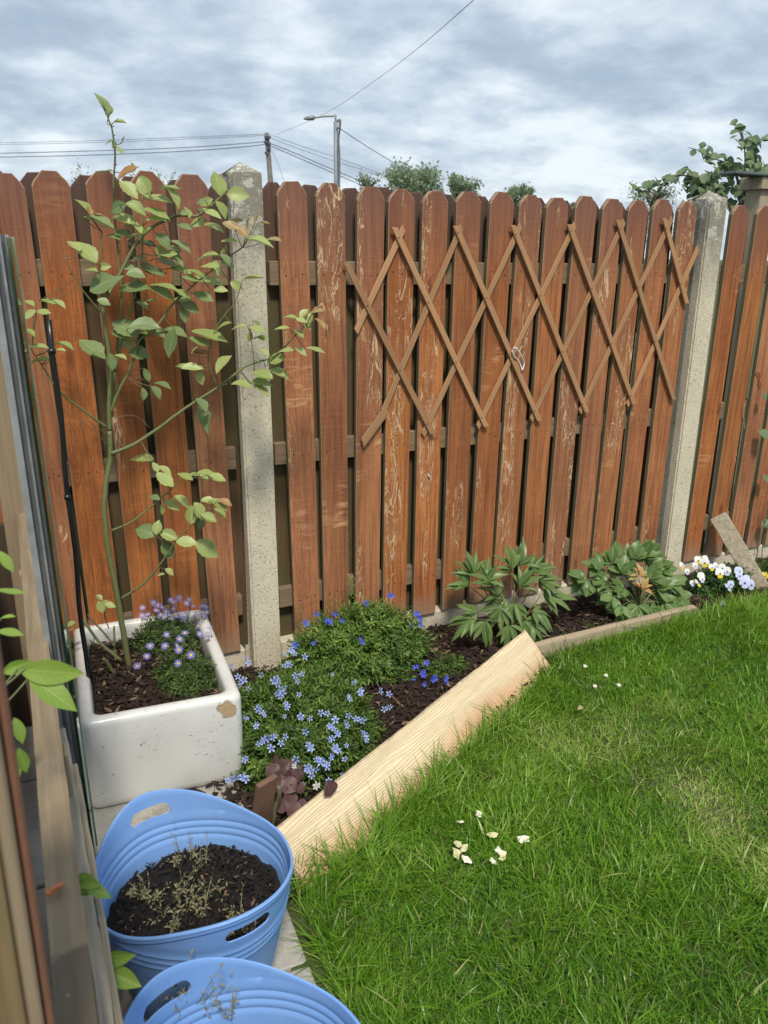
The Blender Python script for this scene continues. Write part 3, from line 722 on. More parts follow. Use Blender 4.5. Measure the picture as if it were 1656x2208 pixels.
def chips(name, pts, lmin, lmax, mat, wr=(.12, .4), up=.25, hi=.08):
    """elongated flat bark chips: pts (n,3)"""
    n = len(pts); P = np.asarray(pts, dtype=np.float64)
    L = rng.uniform(lmin, lmax, n)*rng.uniform(.4, 1, n); Wd = L*rng.uniform(*wr, n); T = Wd*.35
    a = rng.uniform(0, 2*np.pi, n); e = rng.normal(0, up, n)
    X = np.stack([np.cos(a)*np.cos(e), np.sin(a)*np.cos(e), np.sin(e)], 1)
    Z = np.stack([rng.normal(0, .35, n), rng.normal(0, .35, n), np.ones(n)], 1); Z -= X*(Z*X).sum(1)[:, None]; Z /= np.linalg.norm(Z, axis=1)[:, None]
    Y = np.cross(Z, X)
    loc = np.array([[-.5, -.35, 0], [-.1, -.5, 0], [.5, -.2, 0], [.45, .3, 0], [0, .5, 0], [-.45, .25, 0], [-.2, 0, 1], [.25, 0, 1]])
    V = P[:, None]+X[:, None]*(loc[None, :, 0:1]*L[:, None, None])+Y[:, None]*(loc[None, :, 1:2]*Wd[:, None, None])+Z[:, None]*(loc[None, :, 2:3]*T[:, None, None])
    f = np.array([[0, 1, 6], [1, 7, 6], [1, 2, 7], [2, 3, 7], [3, 4, 7], [4, 6, 7], [4, 5, 6], [5, 0, 6]])
    F = (np.arange(n)[:, None, None]*8+f[None]).reshape(-1, 3)
    tn = rng.beta(1.3, 2.2, n)*.7; hh = rng.random(n) < hi; tn[hh] = rng.uniform(.8, 1, hh.sum())
    return npmesh(name, V.reshape(-1, 3), F, mat, np.repeat(tn, 8))
def tosink(x, y): return SKM @ Vector((x, y, 0))
pts = [(*tosink(rng.uniform(-HX+.05, HX-.05), rng.uniform(-HY+.05, HY-.05)).xy, SOILZ+.004+rng.uniform(0, .012)) for _ in range(3600)]
tag(link('bark_chips', chips('sink_bark', pts, .012, .042, BARK)), 'brown bark chips strewn over the soil in the white sink', 'bark chips', kind='stuff')
pts = []
while len(pts) < 15000:
    x = rng.uniform(-.45, 3.2); y = rng.uniform(-1.0, 0.0)
    if y > edge_y(x)+.03: pts.append((x, y, .008+rng.uniform(0, .014)))
tag(link('bark_mulch', chips('bed_bark', pts, .012, .05, BARK)), 'brown bark mulch covering the planting bed along the fence', 'bark mulch', kind='stuff')

# ------------------------------------------------------------------ blue tubs
def tub(loc, ang, label, rim_r=(.203, .212), H=.262, rise=.062, rb=.145, lean=0):
    NT_, prof = 144, []
    zs = [0, .004, .012, .05, .09, .13, .17, .195, .198, .202, .206, .210, .214, .218, .222, .226, .230, .234, .238, .242, .247, .254, .262]
    V = []; n = NT_
    th = .0032
    def R_(z, a, outer):
        k = z/H; r = rb+(1-rb)*0; base = rb+( .205-rb)*(k**.82)
        rib = 0
        for zc in (.206, .222, .238): rib += .0028*math.exp(-((z-zc)/.0045)**2)
        r = base+rib-(0 if outer else th)
        return r
    outer = []; inner = []
    def top(a):       # rim height: high at the two handles, soft dips between
        c = abs(math.cos(a)); return rise*(max(0, c)**2.2)
    for side in (1, 0):
        rows = []
        zl = zs+[None]*5
        ring = []
        for zi, z in enumerate(zs):
            row = []
            for i in range(n):
                a = 2*math.pi*i/n
                row.append(((R_(z, a, side))*math.cos(a)*1.0, (R_(z, a, side))*math.sin(a)*1.0, z+(0 if side else .003)))
            rows.append(row)
        for q in range(1, 9):
            u = q/8; row = []
            for i in range(n):
                a = 2*math.pi*i/n; hz = top(a)*u
                r = R_(H, a, side)+hz*.10+(.006 if (side and q == 8) else 0)*0
                row.append((r*math.cos(a), r*math.sin(a), H+hz))
            rows.append(row)
        (outer if side else inner).extend(rows)
    # rolled lip
    lip = []
    for (dr, dz) in ((.0035, -.001), (.0045, .002), (.002, .0045), (-.0015, .0042)):
        row = []
        for i in range(n):
            a = 2*math.pi*i/n; p = outer[-1][i]; r = math.hypot(p[0], p[1])+dr; row.append((r*math.cos(a), r*math.sin(a), p[2]+dz))
        lip.append(row)
    prelip = []
    for i in range(n):
        a = 2*math.pi*i/n; p = outer[-1][i]; r = math.hypot(p[0], p[1])+.0035; prelip.append((r*math.cos(a), r*math.sin(a), p[2]-.008))
    rings = outer[:-1]+[[(x, y, z-.009) for x, y, z in outer[-1]], prelip]+lip+[inner[-1]]+inner[:-1][::-1]
    me = loops(rings, TUB, 'tub_wall')
    me = fixn(me)
    # hand holes, cut through the two raised ends
    o = bpy.data.objects.new('tmp', me); COL.objects.link(o)
    cutters = []
    for sgn in (1, -1):
        mb = MB(); hw, hh = .047, .0145; pr = []
        for k in range(24):
            a = 2*math.pi*k/24; cxs = (hw-hh) if math.cos(a) >= 0 else -(hw-hh)
            yy = cxs+hh*math.cos(a); pr.append((yy, H+.024+hh*math.sin(a)-(yy*yy)*3.0))
        x0, x1 = (.16, .26) if sgn > 0 else (-.26, -.16)
        mb.add([(x0, y, z) for y, z in pr]+[(x1, y, z) for y, z in pr], [tuple(range(23, -1, -1)), tuple(range(24, 48))]+[(k, (k+1) % 24, 24+(k+1) % 24, 24+k) for k in range(24)])
        c = bpy.data.objects.new('tmpc', fixn(mb.mesh('c', TUB))); COL.objects.link(c); cutters.append(c)
        md = o.modifiers.new('b', 'BOOLEAN'); md.object = c; md.operation = 'DIFFERENCE'; md.solver = 'EXACT'
    dg = bpy.context.evaluated_depsgraph_get(); me2 = bpy.data.meshes.new_from_object(o.evaluated_get(dg))
    for c in cutters+[o]: bpy.data.objects.remove(c)
    me2.name = 'tub_wall'; me2.polygons.foreach_set('use_smooth', [True]*len(me2.polygons)); me2.set_sharp_from_angle(angle=math.radians(40))
    for v in me2.vertices:     # soft, slightly squashed plastic
        a = math.atan2(v.co.y, v.co.x); k = v.co.z/H; w = 1+.018*k*math.sin(2*a+.6)+.008*k*math.sin(3*a+1)
        q_ = 1+.022*k*math.cos(4*a); v.co.x *= w*.965*q_; v.co.y *= w*.945*q_
    for v in me2.vertices:
        k = max(0, v.co.z/H-.5); v.co.z += .006*k*mnoise.noise(Vector((v.co.x*9, v.co.y*9, loc[0]*9))); q_ = 1+.03*k*mnoise.noise(Vector((v.co.x*7, v.co.y*7, loc[1]*9+4))); v.co.x *= q_; v.co.y *= q_
    M = Matrix.Translation(loc) @ Matrix.Rotation(ang, 4, 'Z')
    t_ = link('blue_tub', me2, M=M)
    return tag(t_, label, 'garden tub', 'blue flexible tubs on the paving')
# handle axis of the first tub
h1 = atZ(313, 1752, .30); h2 = atZ(560, 2036, .30)
T1 = Vector((-.626, -1.243, .008)); ax1 = math.atan2(h2.y-h1.y, h2.x-h1.x)
T2 = Vector((-.664, -1.712, .008)); ax2 = ax1+math.radians(8)
tub(T1, ax1, 'blue flexible tub of dark compost and dried seedlings, in front of the white sink')
tub(T2, ax2, 'blue flexible tub cut off by the bottom of the picture, nearest the viewer')
def tub_soil(T, z, label, seed):
    M = Matrix.Translation((T.x, T.y, T.z))
    s = mound_sheet('tub_compost', .176, .172, z, .012, COMPOST, M, .008, 'round', dome=.030); tag(s, label, 'compost', kind='stuff')
    pts = []
    for _ in range(2300):
        r = .162*math.sqrt(rng.random()); a = rng.random()*6.283
        pts.append((T.x+r*math.cos(a), T.y+r*math.sin(a), T.z+z+.006+.030*(1-(r/.172)**2)+rng.uniform(0, .010)))
    return pts
p1 = tub_soil(T1, .178, 'black compost filling the first blue tub to mid height', 1)
p2 = tub_soil(T2, .160, 'black compost deep in the nearest blue tub', 2)
tag(link('compost_debris', chips('tub_bits', p1, .005, .026, BARKD, hi=.06, up=.5)), 'woody bits on the black compost of the tub in front of the sink', 'compost debris', kind='stuff')
tag(link('compost_debris', chips('tub_bits', p2, .005, .026, BARKD, hi=.05, up=.5)), 'woody bits on the compost of the nearest blue tub', 'compost debris', kind='stuff')

# ------------------------------------------------------------------ pine board, timber edging, terracotta tile, leaning board
Wv = Vector((-.0628, .1163, .1134)); Ld = (B2-A2).normalized(); Wn = Wv.normalized(); Nn = Ld.cross(Wn).normalized()
LB = (B2-A2).length
m = MB()
nx = 40; V = []; F = []
prof = [(-.0878, 0), (.0878, 0), (.0878, .022), (-.0878, .022)]
for i in range(nx+1):
    x = LB*i/nx
    for (y, z) in prof:
        dy = .0025*mnoise.noise(Vector((x*6, y*10, 3)))+(.006*max(0, mnoise.noise(Vector((x*30, 5, 3)))) if y > 0 else 0)*-.5; V.append((x+(.012*y/.0878 if i == nx else 0), y+dy, z-.022))
for i in range(nx):
    for k in range(4): a = i*4+k; c = i*4+(k+1) % 4; F.append((a, c, c+4, a+4))
F += [(3, 2, 1, 0), tuple(nx*4+k for k in range(4))]
me = fixn(data('pine_board', V, F, PINE)); bev(me, .0015, 1, 50)
pb = link('pine_board', me, M=(Matrix.Translation(A2+Wv*.5) @ Matrix((Ld, Wn, Nn)).transposed().to_4x4()))
tag(pb, 'long fresh sawn pine board tilted along the edge between bed and lawn', 'board')
def beam(name, a, b_, w, h, mat, label, cat, jag=.003, seg=24, kind=None, parent=None):
    a = Vector(a); b_ = Vector(b_); L = (b_-a).length; V = []; F = []
    pr = [(-w/2, 0), (w/2, 0), (w/2, h), (w*.2, h+.002), (-w/2, h)]
    n = len(pr)
    for i in range(seg+1):
        x = L*i/seg
        for y, z in pr: V.append((x+(jag*mnoise.noise(Vector((y*90, z*90, x*3))) if i in (0, seg) else 0), y+jag*mnoise.noise(Vector((x*14, y*30, 2))), z+jag*mnoise.noise(Vector((x*11, z*30, y*25+7)))))
    for i in range(seg):
        for k in range(n): p = i*n+k; q = i*n+(k+1) % n; F.append((p, q, q+n, p+n))
    F += [tuple(range(n-1, -1, -1)), tuple(seg*n+k for k in range(n))]
    me = fixn(data(name, V, F, mat))
    o = link(name, me, parent, basis(a, b_-a, (0, 0, 1)))
    if label: tag(o, label, cat)
    return o
beam('edging_timber', (.86, -.368, -.01), (1.72, -.340, -.022), .036, .066, EDGEWOOD, 'old silvered timber edging between the bark bed and the lawn', 'edging')
beam('edging_timber', (-.33, -1.00, -.03), (.66, -.40, -.03), .034, .062, EDGEWOOD, 'old timber edging mostly hidden beneath the fresh pine board', 'edging')
# leaning weathered board on the right
pa = atY(1548, 1112, -.045); pbt = atZ(1640, 1275, .0); pbt = Vector((2.245, -.27, -.02))
d = (pa-pbt); L = d.length
me = bev(MB().box((0, -.040, -.013), (L, .040, .013)).mesh('leaning_board', OLDWOOD), .003)
o = link('leaning_board', me, M=basis(pbt, d, Vector((-.75, -.35, .55)))); tag(o, 'short weathered grey board leaning on the right fence panel behind the violas', 'board')
# terracotta edging tile
tb = atZ(588, 1800, 0)
M = Matrix.Translation(tb+Vector((-.03, .02, 0))) @ Matrix.Rotation(math.radians(22), 4, 'Z') @ Matrix.Rotation(math.radians(12), 4, 'X')
mt = MB().box((-.032, -.008, -.02), (.032, .008, .190)).mesh('tile', TERRA); bev(mt, .005, 2)
tile = link('terracotta_tile', mt, M=M); tag(tile, 'brown terracotta edging tile standing upright below the front blue flowered shrub', 'edging tile')
mb = MB(); mb.tube(catmull([M @ Vector((.042, -.006, -.02+.028*k)) + Vector((rnd.uniform(-.003, .003), rnd.uniform(-.003, .003), 0)) for k in range(7)], 4), .0065, 7)
tag(link('twisted_stem', mb.mesh('twisted_stem', material('stem_bark_green', greywood((.10, .09, .05), (.22, .19, .12), (.12, .14, .06), .5)), True)), 'gnarled brown stem standing beside the terracotta tile', 'stem')

# ------------------------------------------------------------------ glazed frame and side rail, on the left
gl = empty('glazed_side_panel', (-.80, -.90, 0), 'narrow glass panel with grey trims standing edge-on at the left beside the tubs', 'glass panel')
gdir = Vector((-math.sin(math.radians(5.5)), -math.cos(math.radians(5.5)), 0)); gn = Vector((gdir.y, -gdir.x, 0))
G0 = Vector((-.783, -.90, .13)); GT = Vector((-.806, -.90, 1.484))-G0
def inplane(s0, s1, z0, z1, off0, off1, mat, name):
    def P(s, z, o_): return G0+gdir*s+GT*((z-.13)/(1.484-.13))-gn*o_*-1
    V = [P(s0, z0, off0), P(s1, z0, off0), P(s1, z0, off1), P(s0, z0, off1), P(s0, z1, off0), P(s1, z1, off0), P(s1, z1, off1), P(s0, z1, off1)]
    me = fixn(data(name, V, [(0, 3, 2, 1), (4, 5, 6, 7), (0, 1, 5, 4), (1, 2, 6, 5), (2, 3, 7, 6), (3, 0, 4, 7)], mat))
    return link(name, me, gl)
inplane(.0, .115, .13, 1.484, 0, .005, GLASS, 'glass_pane')
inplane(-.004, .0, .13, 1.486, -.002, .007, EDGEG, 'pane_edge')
inplane(.02, .024, .14, 1.49, .006, .012, METAL, 'glazing_bar')
inplane(.05, .054, .14, 1.49, .010, .018, DARKTRIM, 'dark_trim')
inplane(.07, .074, .14, 1.50, .016, .024, METAL, 'glazing_bar')
inplane(.085, .089, .14, 1.51, .022, .030, DARKTRIM, 'dark_trim')
inplane(.10, .106, .14, 1.53, .028, .040, METAL, 'glazing_bar')
st = empty('timber_side_frame', (-.85, -.9, 0), 'weathered brown timber rail frame running from the fence along the left edge', 'timber frame')
beam('top_rail', (-.8275, -.03, .69), (-.8905, -2.30, .69), .040, .03, SIDERAIL, None, None, .0015, 40, parent=st)
beam('lower_batten', (-.836, -1.15, .585), (-.855, -2.30, .585), .016, .022, ROUGHRAIL, None, None, .003, 40, parent=st)
beam('lower_batten', (-.824, -1.25, .56), (-.842, -2.30, .56), .009, .03, ROUGHRAIL, None, None, .002, 40, parent=st)
a = atY(14, 1050, -.06); b_ = atY(56, 1050, -.06)
link('upright_stud', bev(MB().box((a.x-.02, -.09, .0), (b_.x, -.05, 1.62)).mesh('upright_stud', PALEWOOD), .003), st)
link('dark_side_board', bev(MB().box((-.98, -1.9, -.02), (-.955, -.10, .66)).mesh('dark_side_board', DARKWOOD), .003), st)
link('dark_side_board', bev(MB().box((-.95, -.08, -.02), (-.80, -.06, .69)).mesh('dark_side_board', DARKWOOD), .003), st)
for yy in (-.5, -1.35):
    link('frame_leg', bev(MB().box((-.868, yy-.02, -.02), (-.838, yy+.02, .69)).mesh('frame_leg', RAILWOOD), .003), st)
ps = empty('wooden_post', Vector((-.935, -2.02, -.02)), 'thick mossy brown wooden post close to the viewer at the lower left', 'post')
link('post_shaft', bev(MB().box((-.978, -2.06, -.02), (-.914, -1.98, 1.32)).mesh('post_shaft', POSTWOOD), .005, 2), ps)
link('pale_edge_strip', bev(MB().box((-.9135, -2.055, -.02), (-.903, -1.985, 1.30)).mesh('pale_edge_strip', RAILWOOD), .002, 1), ps)
link('red_edge_strip', bev(MB().box((-.9025, -2.045, -.02), (-.896, -1.99, 1.30)).mesh('red_edge_strip', simple('red_brown_strip', (.24, .10, .06), .8, 0, .2, 20, (.15, .08, .05))), .002, 1), ps)
link('dark_back_strip', bev(MB().box((-1.05, -2.05, -.02), (-.979, -1.985, 1.31)).mesh('dark_back_strip', DARKWOOD), .003, 1), ps)
tag(ps, 'thick mossy brown wooden post close to the viewer at the lower left', 'post')
mb = MB(); q = Vector((-.885, -1.72, .728)); mb.box((-.009, -.004, 0), (.012, .004, .006), Matrix.Translation(q) @ Matrix.Rotation(.5, 4, 'Z')); mb.box((-.004, -.004, .004), (.014, .001, .008), Matrix.Translation(q) @ Matrix.Rotation(.2, 4, 'Z'))
tag(link('wood_splinter', bev(mb.mesh('wood_splinter', ORANGE), .001)), 'small orange wood splinter lying on the weathered side rail', 'splinter')

# ------------------------------------------------------------------ leaves
def leaf_mesh(name, mat, wr=.62, peak=.45, fold=.18, bend=.25, wave=.0, tipp=1.0, L=1.0, nu=8, serr=0):
    """leaf of unit length along +X, width wr; face up +Z"""
    V = []; UV = []; F = []; nv = 4
    for i in range(nu+1):
        u = i/nu
        if u <= peak: w = math.sin(math.pi/2*(u/peak))**.75 if u > 0 else .04
        else: w = math.cos(math.pi/2*((u-peak)/(1-peak)))**tipp
        w = max(w, .03)*wr/2
        for j in range(nv+1):
            s = j/nv*2-1
            ww = w*(1+(serr if i % 2 else -serr)*(abs(s) > .9))
            z = -bend*u*u*.5+abs(s)*w*fold*2+wave*math.sin(u*9+s*1.3)*abs(s)
            V.append((u, s*ww, z)); UV.append((u, j/nv))
    for i in range(nu):
        for j in range(nv): a = i*(nv+1)+j; F.append((a, a+nv+1, a+nv+2, a+1))
    return data(name, V, F, mat, True, uv=UV)
def shapes(prefix, mat, n, **kw):
    out = []
    for k in range(n):
        q = dict(kw); q['fold'] = kw.get('fold', .18)*rnd.uniform(.4, 1.6); q['bend'] = kw.get('bend', .25)*rnd.uniform(-.4, 2.6); q['wr'] = kw.get('wr', .6)*rnd.uniform(.92, 1.08)
        out.append(leaf_mesh(prefix, mat, **q))
    return out
RL = shapes('rose_leaf', ROSE_L, 12, wr=.66, peak=.5, wave=.012, serr=.05, nu=10)
RD = shapes('rose_leaf', ROSE_D, 12, wr=.72, peak=.5, wave=.012, serr=.05, nu=10)
RO = shapes('rose_leaf', ROSE_O, 4, wr=.55, peak=.5, wave=.02, serr=.05, nu=10)
ROUND = shapes('round_leaf', ROSE_D, 3, wr=.9, peak=.5, wave=.01, nu=10)
def img_leaf(parent, meshes, x, y, P, ang, lpx, asp, wr=.66, name='leaf', flip=None, jitter=.15):
    """leaf centred over picture point, at world depth of P"""
    z = (P-CAM).dot(FWD); L = lpx/FPX*z
    a = math.radians(ang); tip = (RGT*math.cos(a)+UPV*math.sin(a)+FWD*rnd.uniform(-jitter, jitter)).normalized()
    face = -FWD; face = (face-tip*face.dot(tip)).normalized(); side = tip.cross(face)
    c = min(1, asp/wr); th = math.acos(c)
    up = Vector((0, 0, 1)); s = 1 if side.dot(up) > 0 else -1
    nrm = face*math.cos(th)+side*s*math.sin(th)
    C = CAM+ray(x, y)*z
    M = basis(C-tip*L*.5, tip, nrm) @ Matrix.Diagonal((L*1.04, L*1.04, L*1.04, 1))
    return link(name, rnd.choice(meshes), parent, M), C-tip*L*.5

# ------------------------------------------------------------------ rose
rb0 = atZ(280, 1440, SOILZ)
rose = empty('rose_bush', rb0, 'tall leafy climbing rose rising from the white sink in front of the fence', 'rose')
RY = rb0.y
branches = []
def branch(px, r0, r1, y0=0.0, y1=0.0, mat=STEM, name='stem', thorn=True):
    P = [atY(x, y, RY+y0+(y1-y0)*k/(len(px)-1)) for k, (x, y) in enumerate(px)]
    Q = catmull(P, 5); n = len(Q)
    Q = [q+Vector([.0015*mnoise.noise(q*30+Vector((9*i, 0, 0))) for i in range(3)]) for q in Q]
    mb = MB(); mb.tube(Q, [r0+(r1-r0)*(k/(n-1)) for k in range(n)], 8)
    if thorn:
        for k in range(3, n-1, 3):
            a = rnd.uniform(0, 6.28); d = Vector((math.cos(a), math.sin(a), .3)); r = r0+(r1-r0)*k/n
            mb.tube([Q[k]+d*r*.6, Q[k]+d*(r+.003), Q[k]+d*(r+.006)+Vector((0, 0, -.002))], [.0018, .001, .0002], 5)
    link(name, mb.mesh(name, mat, True), rose)
    for k in range(n): branches.append((Q[k], (Q[min(k+1, n-1)]-Q[max(k-1, 0)]).normalized()))
branch([(280, 1445), (262, 1340), (246, 1250), (232, 1180), (225, 1100), (229, 1040), (238, 985), (236, 930)], .0092, .0068, 0, .02)
branch([(236, 930), (235, 870), (238, 800), (229, 720), (223, 655), (240, 620), (262, 585), (290, 530), (330, 490), (380, 466), (425, 465), (460, 440), (485, 415)], .0066, .0028, .02, -.02)
branch([(238, 890), (255, 845), (283, 790), (300, 735), (330, 715), (370, 660), (400, 630), (435, 600), (480, 565), (522, 533)], .0048, .0022, .02, -.04)
branch([(240, 900), (248, 800), (255, 720), (262, 640), (256, 560), (247, 470), (245, 400), (248, 330), (243, 285), (236, 262), (228, 240)], .0046, .0017, .03, .06)
branch([(248, 800), (262, 740), (272, 690), (290, 640), (305, 560), (308, 500), (306, 420)], .0036, .0016, .03, -.02)
branch([(232, 740), (222, 660), (218, 600), (216, 560), (220, 500)], .0036, .0016, .02, .05)
branch([(240, 978), (285, 960), (335, 928), (400, 880), (470, 835), (530, 790), (590, 768), (630, 730), (660, 700)], .0058, .0020, .01, -.08)
branch([(240, 1145), (290, 1122), (335, 1085), (370, 1055), (395, 1030)], .0036, .0014, .0, -.08)
branch([(262, 1290), (310, 1258), (350, 1210), (385, 1160), (415, 1132)], .0042, .0016, 0, -.10)
branch([(232, 922), (170, 878), (130, 845), (95, 795), (68, 755)], .0036, .0014, .02, -.03)
branch([(222, 675), (185, 635), (158, 590), (137, 555)], .0024, .0010, .02, .0, STEM, 'stem', False)
branch([(262, 1425), (215, 1385), (185, 1345), (168, 1322)], .0050, .0042, 0, .06)
branch([(250, 1425), (247, 1390), (246, 1350)], .0036, .003, 0, .02)
branch([(248, 1395), (220, 1360), (200, 1340), (190, 1325)], .0034, .0022, 0, .05, STEMD)
branch([(275, 1445), (248, 1452), (232, 1430), (222, 1420)], .0055, .0045, -.02, -.04)
branch([(235, 1355), (225, 1325), (232, 1305)], .002, .0012, .02, .04, STEMD)
branch([(470, 835), (455, 800), (450, 760), (470, 700), (505, 655)], .0022, .0012, -.03, -.05, STEM, 'stem', False)
branch([(548, 785), (545, 755), (540, 715)], .0016, .001, -.06, -.06, STEMD, 'stem', False)
A_ = lambda s: [(x*.3744, 180+y*.3744, a, l*.3744, asp, c) for x, y, a, l, asp, c in s]
B_ = lambda s: [(x*.3744, 780+y*.3744, a, l*.3744, asp, c) for x, y, a, l, asp, c in s]
C_ = lambda s: [(540+x*.338, 640+y*.338, a, l*.338, asp, c) for x, y, a, l, asp, c in s]
LV = A_([(575, 115, 120, 130, .28, 'd'), (615, 135, 100, 110, .3, 'd'), (630, 190, 75, 90, .3, 'd'), (690, 225, 0, 75, .4, 'l'), (665, 215, 40, 60, .35, 'l'), (625, 335, 190, 60, .5, 'd'), (690, 382, -40, 75, .4, 'l'), (655, 345, -80, 60, .3, 'd'), (712, 322, 70, 36, .4, 'd'),
 (600, 500, 170, 115, .3, 'd'), (735, 515, 35, 130, .5, 'o'), (765, 480, 100, 70, .4, 'o'), (830, 590, -70, 130, .66, 'l'), (740, 610, -42, 165, .55, 'l'), (970, 605, 0, 150, .3, 'l'), (1000, 640, -50, 140, .3, 'l'), (905, 672, -5, 175, .38, 'l'), (680, 712, 200, 105, .66, 'd'), (780, 712, -20, 130, .55, 'l'), (900, 745, -15, 165, .4, 'l'), (720, 775, 0, 145, .5, 'l'), (725, 815, -48, 135, .4, 'o'), (900, 790, 0, 125, .45, 'l'), (565, 805, -20, 165, .3, 'd'), (480, 700, 125, 130, .3, 'l'), (515, 735, 100, 60, .4, 'o'), (560, 758, 0, 70, .3, 'o'), (1188, 680, 200, 85, .66, 'l'), (1258, 578, 100, 145, .5, 'l'), (1365, 637, 0, 150, .66, 'l'), (1275, 722, -50, 115, .45, 'l'), (1205, 750, -20, 140, .38, 'l'), (1140, 800, 190, 110, .6, 'l'), (1230, 820, -5, 125, .4, 'l'), (1060, 825, -20, 95, .45, 'd'), (1330, 820, -20, 110, .6, 'o'), (1390, 850, -35, 115, .6, 'o'), (1360, 800, 10, 90, .5, 'o'), (1320, 910, 0, 120, .4, 'l'), (1490, 905, 0, 155, .35, 'l'), (1580, 905, -5, 95, .45, 'o'), (1480, 775, 65, 75, .35, 'o'), (1520, 805, 0, 80, .3, 'o'), (1430, 800, 80, 70, .3, 'o'), (940, 900, -40, 115, .55, 'd'), (1045, 925, -15, 155, .35, 'd'), (1200, 990, 180, 130, .35, 'l'), (1290, 970, 80, 80, .5, 'l'), (1310, 1040, -20, 90, .4, 'd'), (1000, 955, -20, 120, .4, 'l'), (925, 975, -60, 120, .5, 'l'), (970, 985, 0, 105, .5, 'l'), (960, 1030, -20, 135, .4, 'd'), (428, 930, 130, 110, .45, 'l'), (500, 970, 130, 170, .5, 'l'), (600, 1055, 10, 85, .66, 'l'), (520, 1070, 160, 100, .35, 'l'), (700, 870, 170, 120, .5, 'd'), (650, 880, 150, 110, .4, 'd'), (665, 1150, 60, 125, .5, 'd'), (880, 1080, -20, 145, .4, 'd'), (940, 1160, 0, 185, .28, 'l'), (1040, 1085, -15, 135, .38, 'l'), (1130, 1085, -5, 135, .3, 'l'), (1200, 1140, -15, 165, .4, 'l'), (1100, 1125, -10, 120, .4, 'd'), (1270, 1195, 0, 95, .55, 'l'), (1360, 1160, -30, 90, .66, 'l'), (1455, 1125, 5, 125, .25, 'l'), (930, 1200, -15, 155, .4, 'd'), (1050, 1205, -20, 120, .4, 'l'), (1170, 1230, -20, 125, .5, 'd'), (1090, 1280, -20, 135, .5, 'd'), (1060, 1330, -80, 95, .55, 'd'), (170, 1330, 210, 105, .6, 'l'), (170, 1268, 150, 65, .4, 'l'), (250, 1315, 0, 85, .5, 'l'), (280, 1262, -10, 140, .3, 'l'), (330, 1270, -30, 105, .25, 'l'), (725, 1405, 140, 175, .55, 'd'), (690, 1440, 140, 125, .5, 'd'), (830, 1410, 0, 165, .5, 'd'), (900, 1418, -15, 135, .4, 'd'), (985, 1490, -105, 195, .55, 'd'), (1010, 1425, -10, 130, .4, 'd'), (530, 1520, 130, 175, .45, 'd'), (570, 1560, 140, 100, .35, 'd'), (800, 1560, -10, 145, .6, 'd'), (1205, 1445, -10, 205, .33, 'l'), (1150, 1485, -20, 150, .4, 'd'), (1160, 1550, -5, 120, .3, 'o'), (1120, 1530, 60, 80, .3, 'l'), (1290, 1620, 50, 130, .5, 'l'), (1380, 1397, 180, 115, .35, 'l'), (1480, 1410, -15, 95, .4, 'l'), (1440, 1455, -90, 60, .55, 'l'), (1500, 1470, -20, 60, .4, 'l'), (1060, 1635, 170, 95, .45, 'l'), (1130, 1640, -10, 85, .4, 'l'), (210, 1522, 175, 145, .25, 'l'), (370, 1502, -5, 130, .22, 'l'), (350, 1538, -5, 65, .35, 'l'), (175, 1430, -30, 80, .35, 'l'), (230, 1590, 170, 110, .3, 'l'), (820, 1280, -30, 90, .4, 'l'), (870, 1250, 10, 90, .35, 'l'), (640, 1600, -80, 120, .4, 'd'), (830, 860, 60, 110, .45, 'l'), (790, 830, 120, 100, .4, 'l'), (850, 930, -10, 100, .4, 'd'), (760, 880, 45, 80, .35, 'l'), (1080, 740, 100, 90, .35, 'l'), (990, 770, 60, 70, .4, 'l'), (800, 1010, 20, 90, .45, 'd'), (740, 1060, 160, 90, .5, 'd'), (1010, 1010, -30, 110, .35, 'd')])
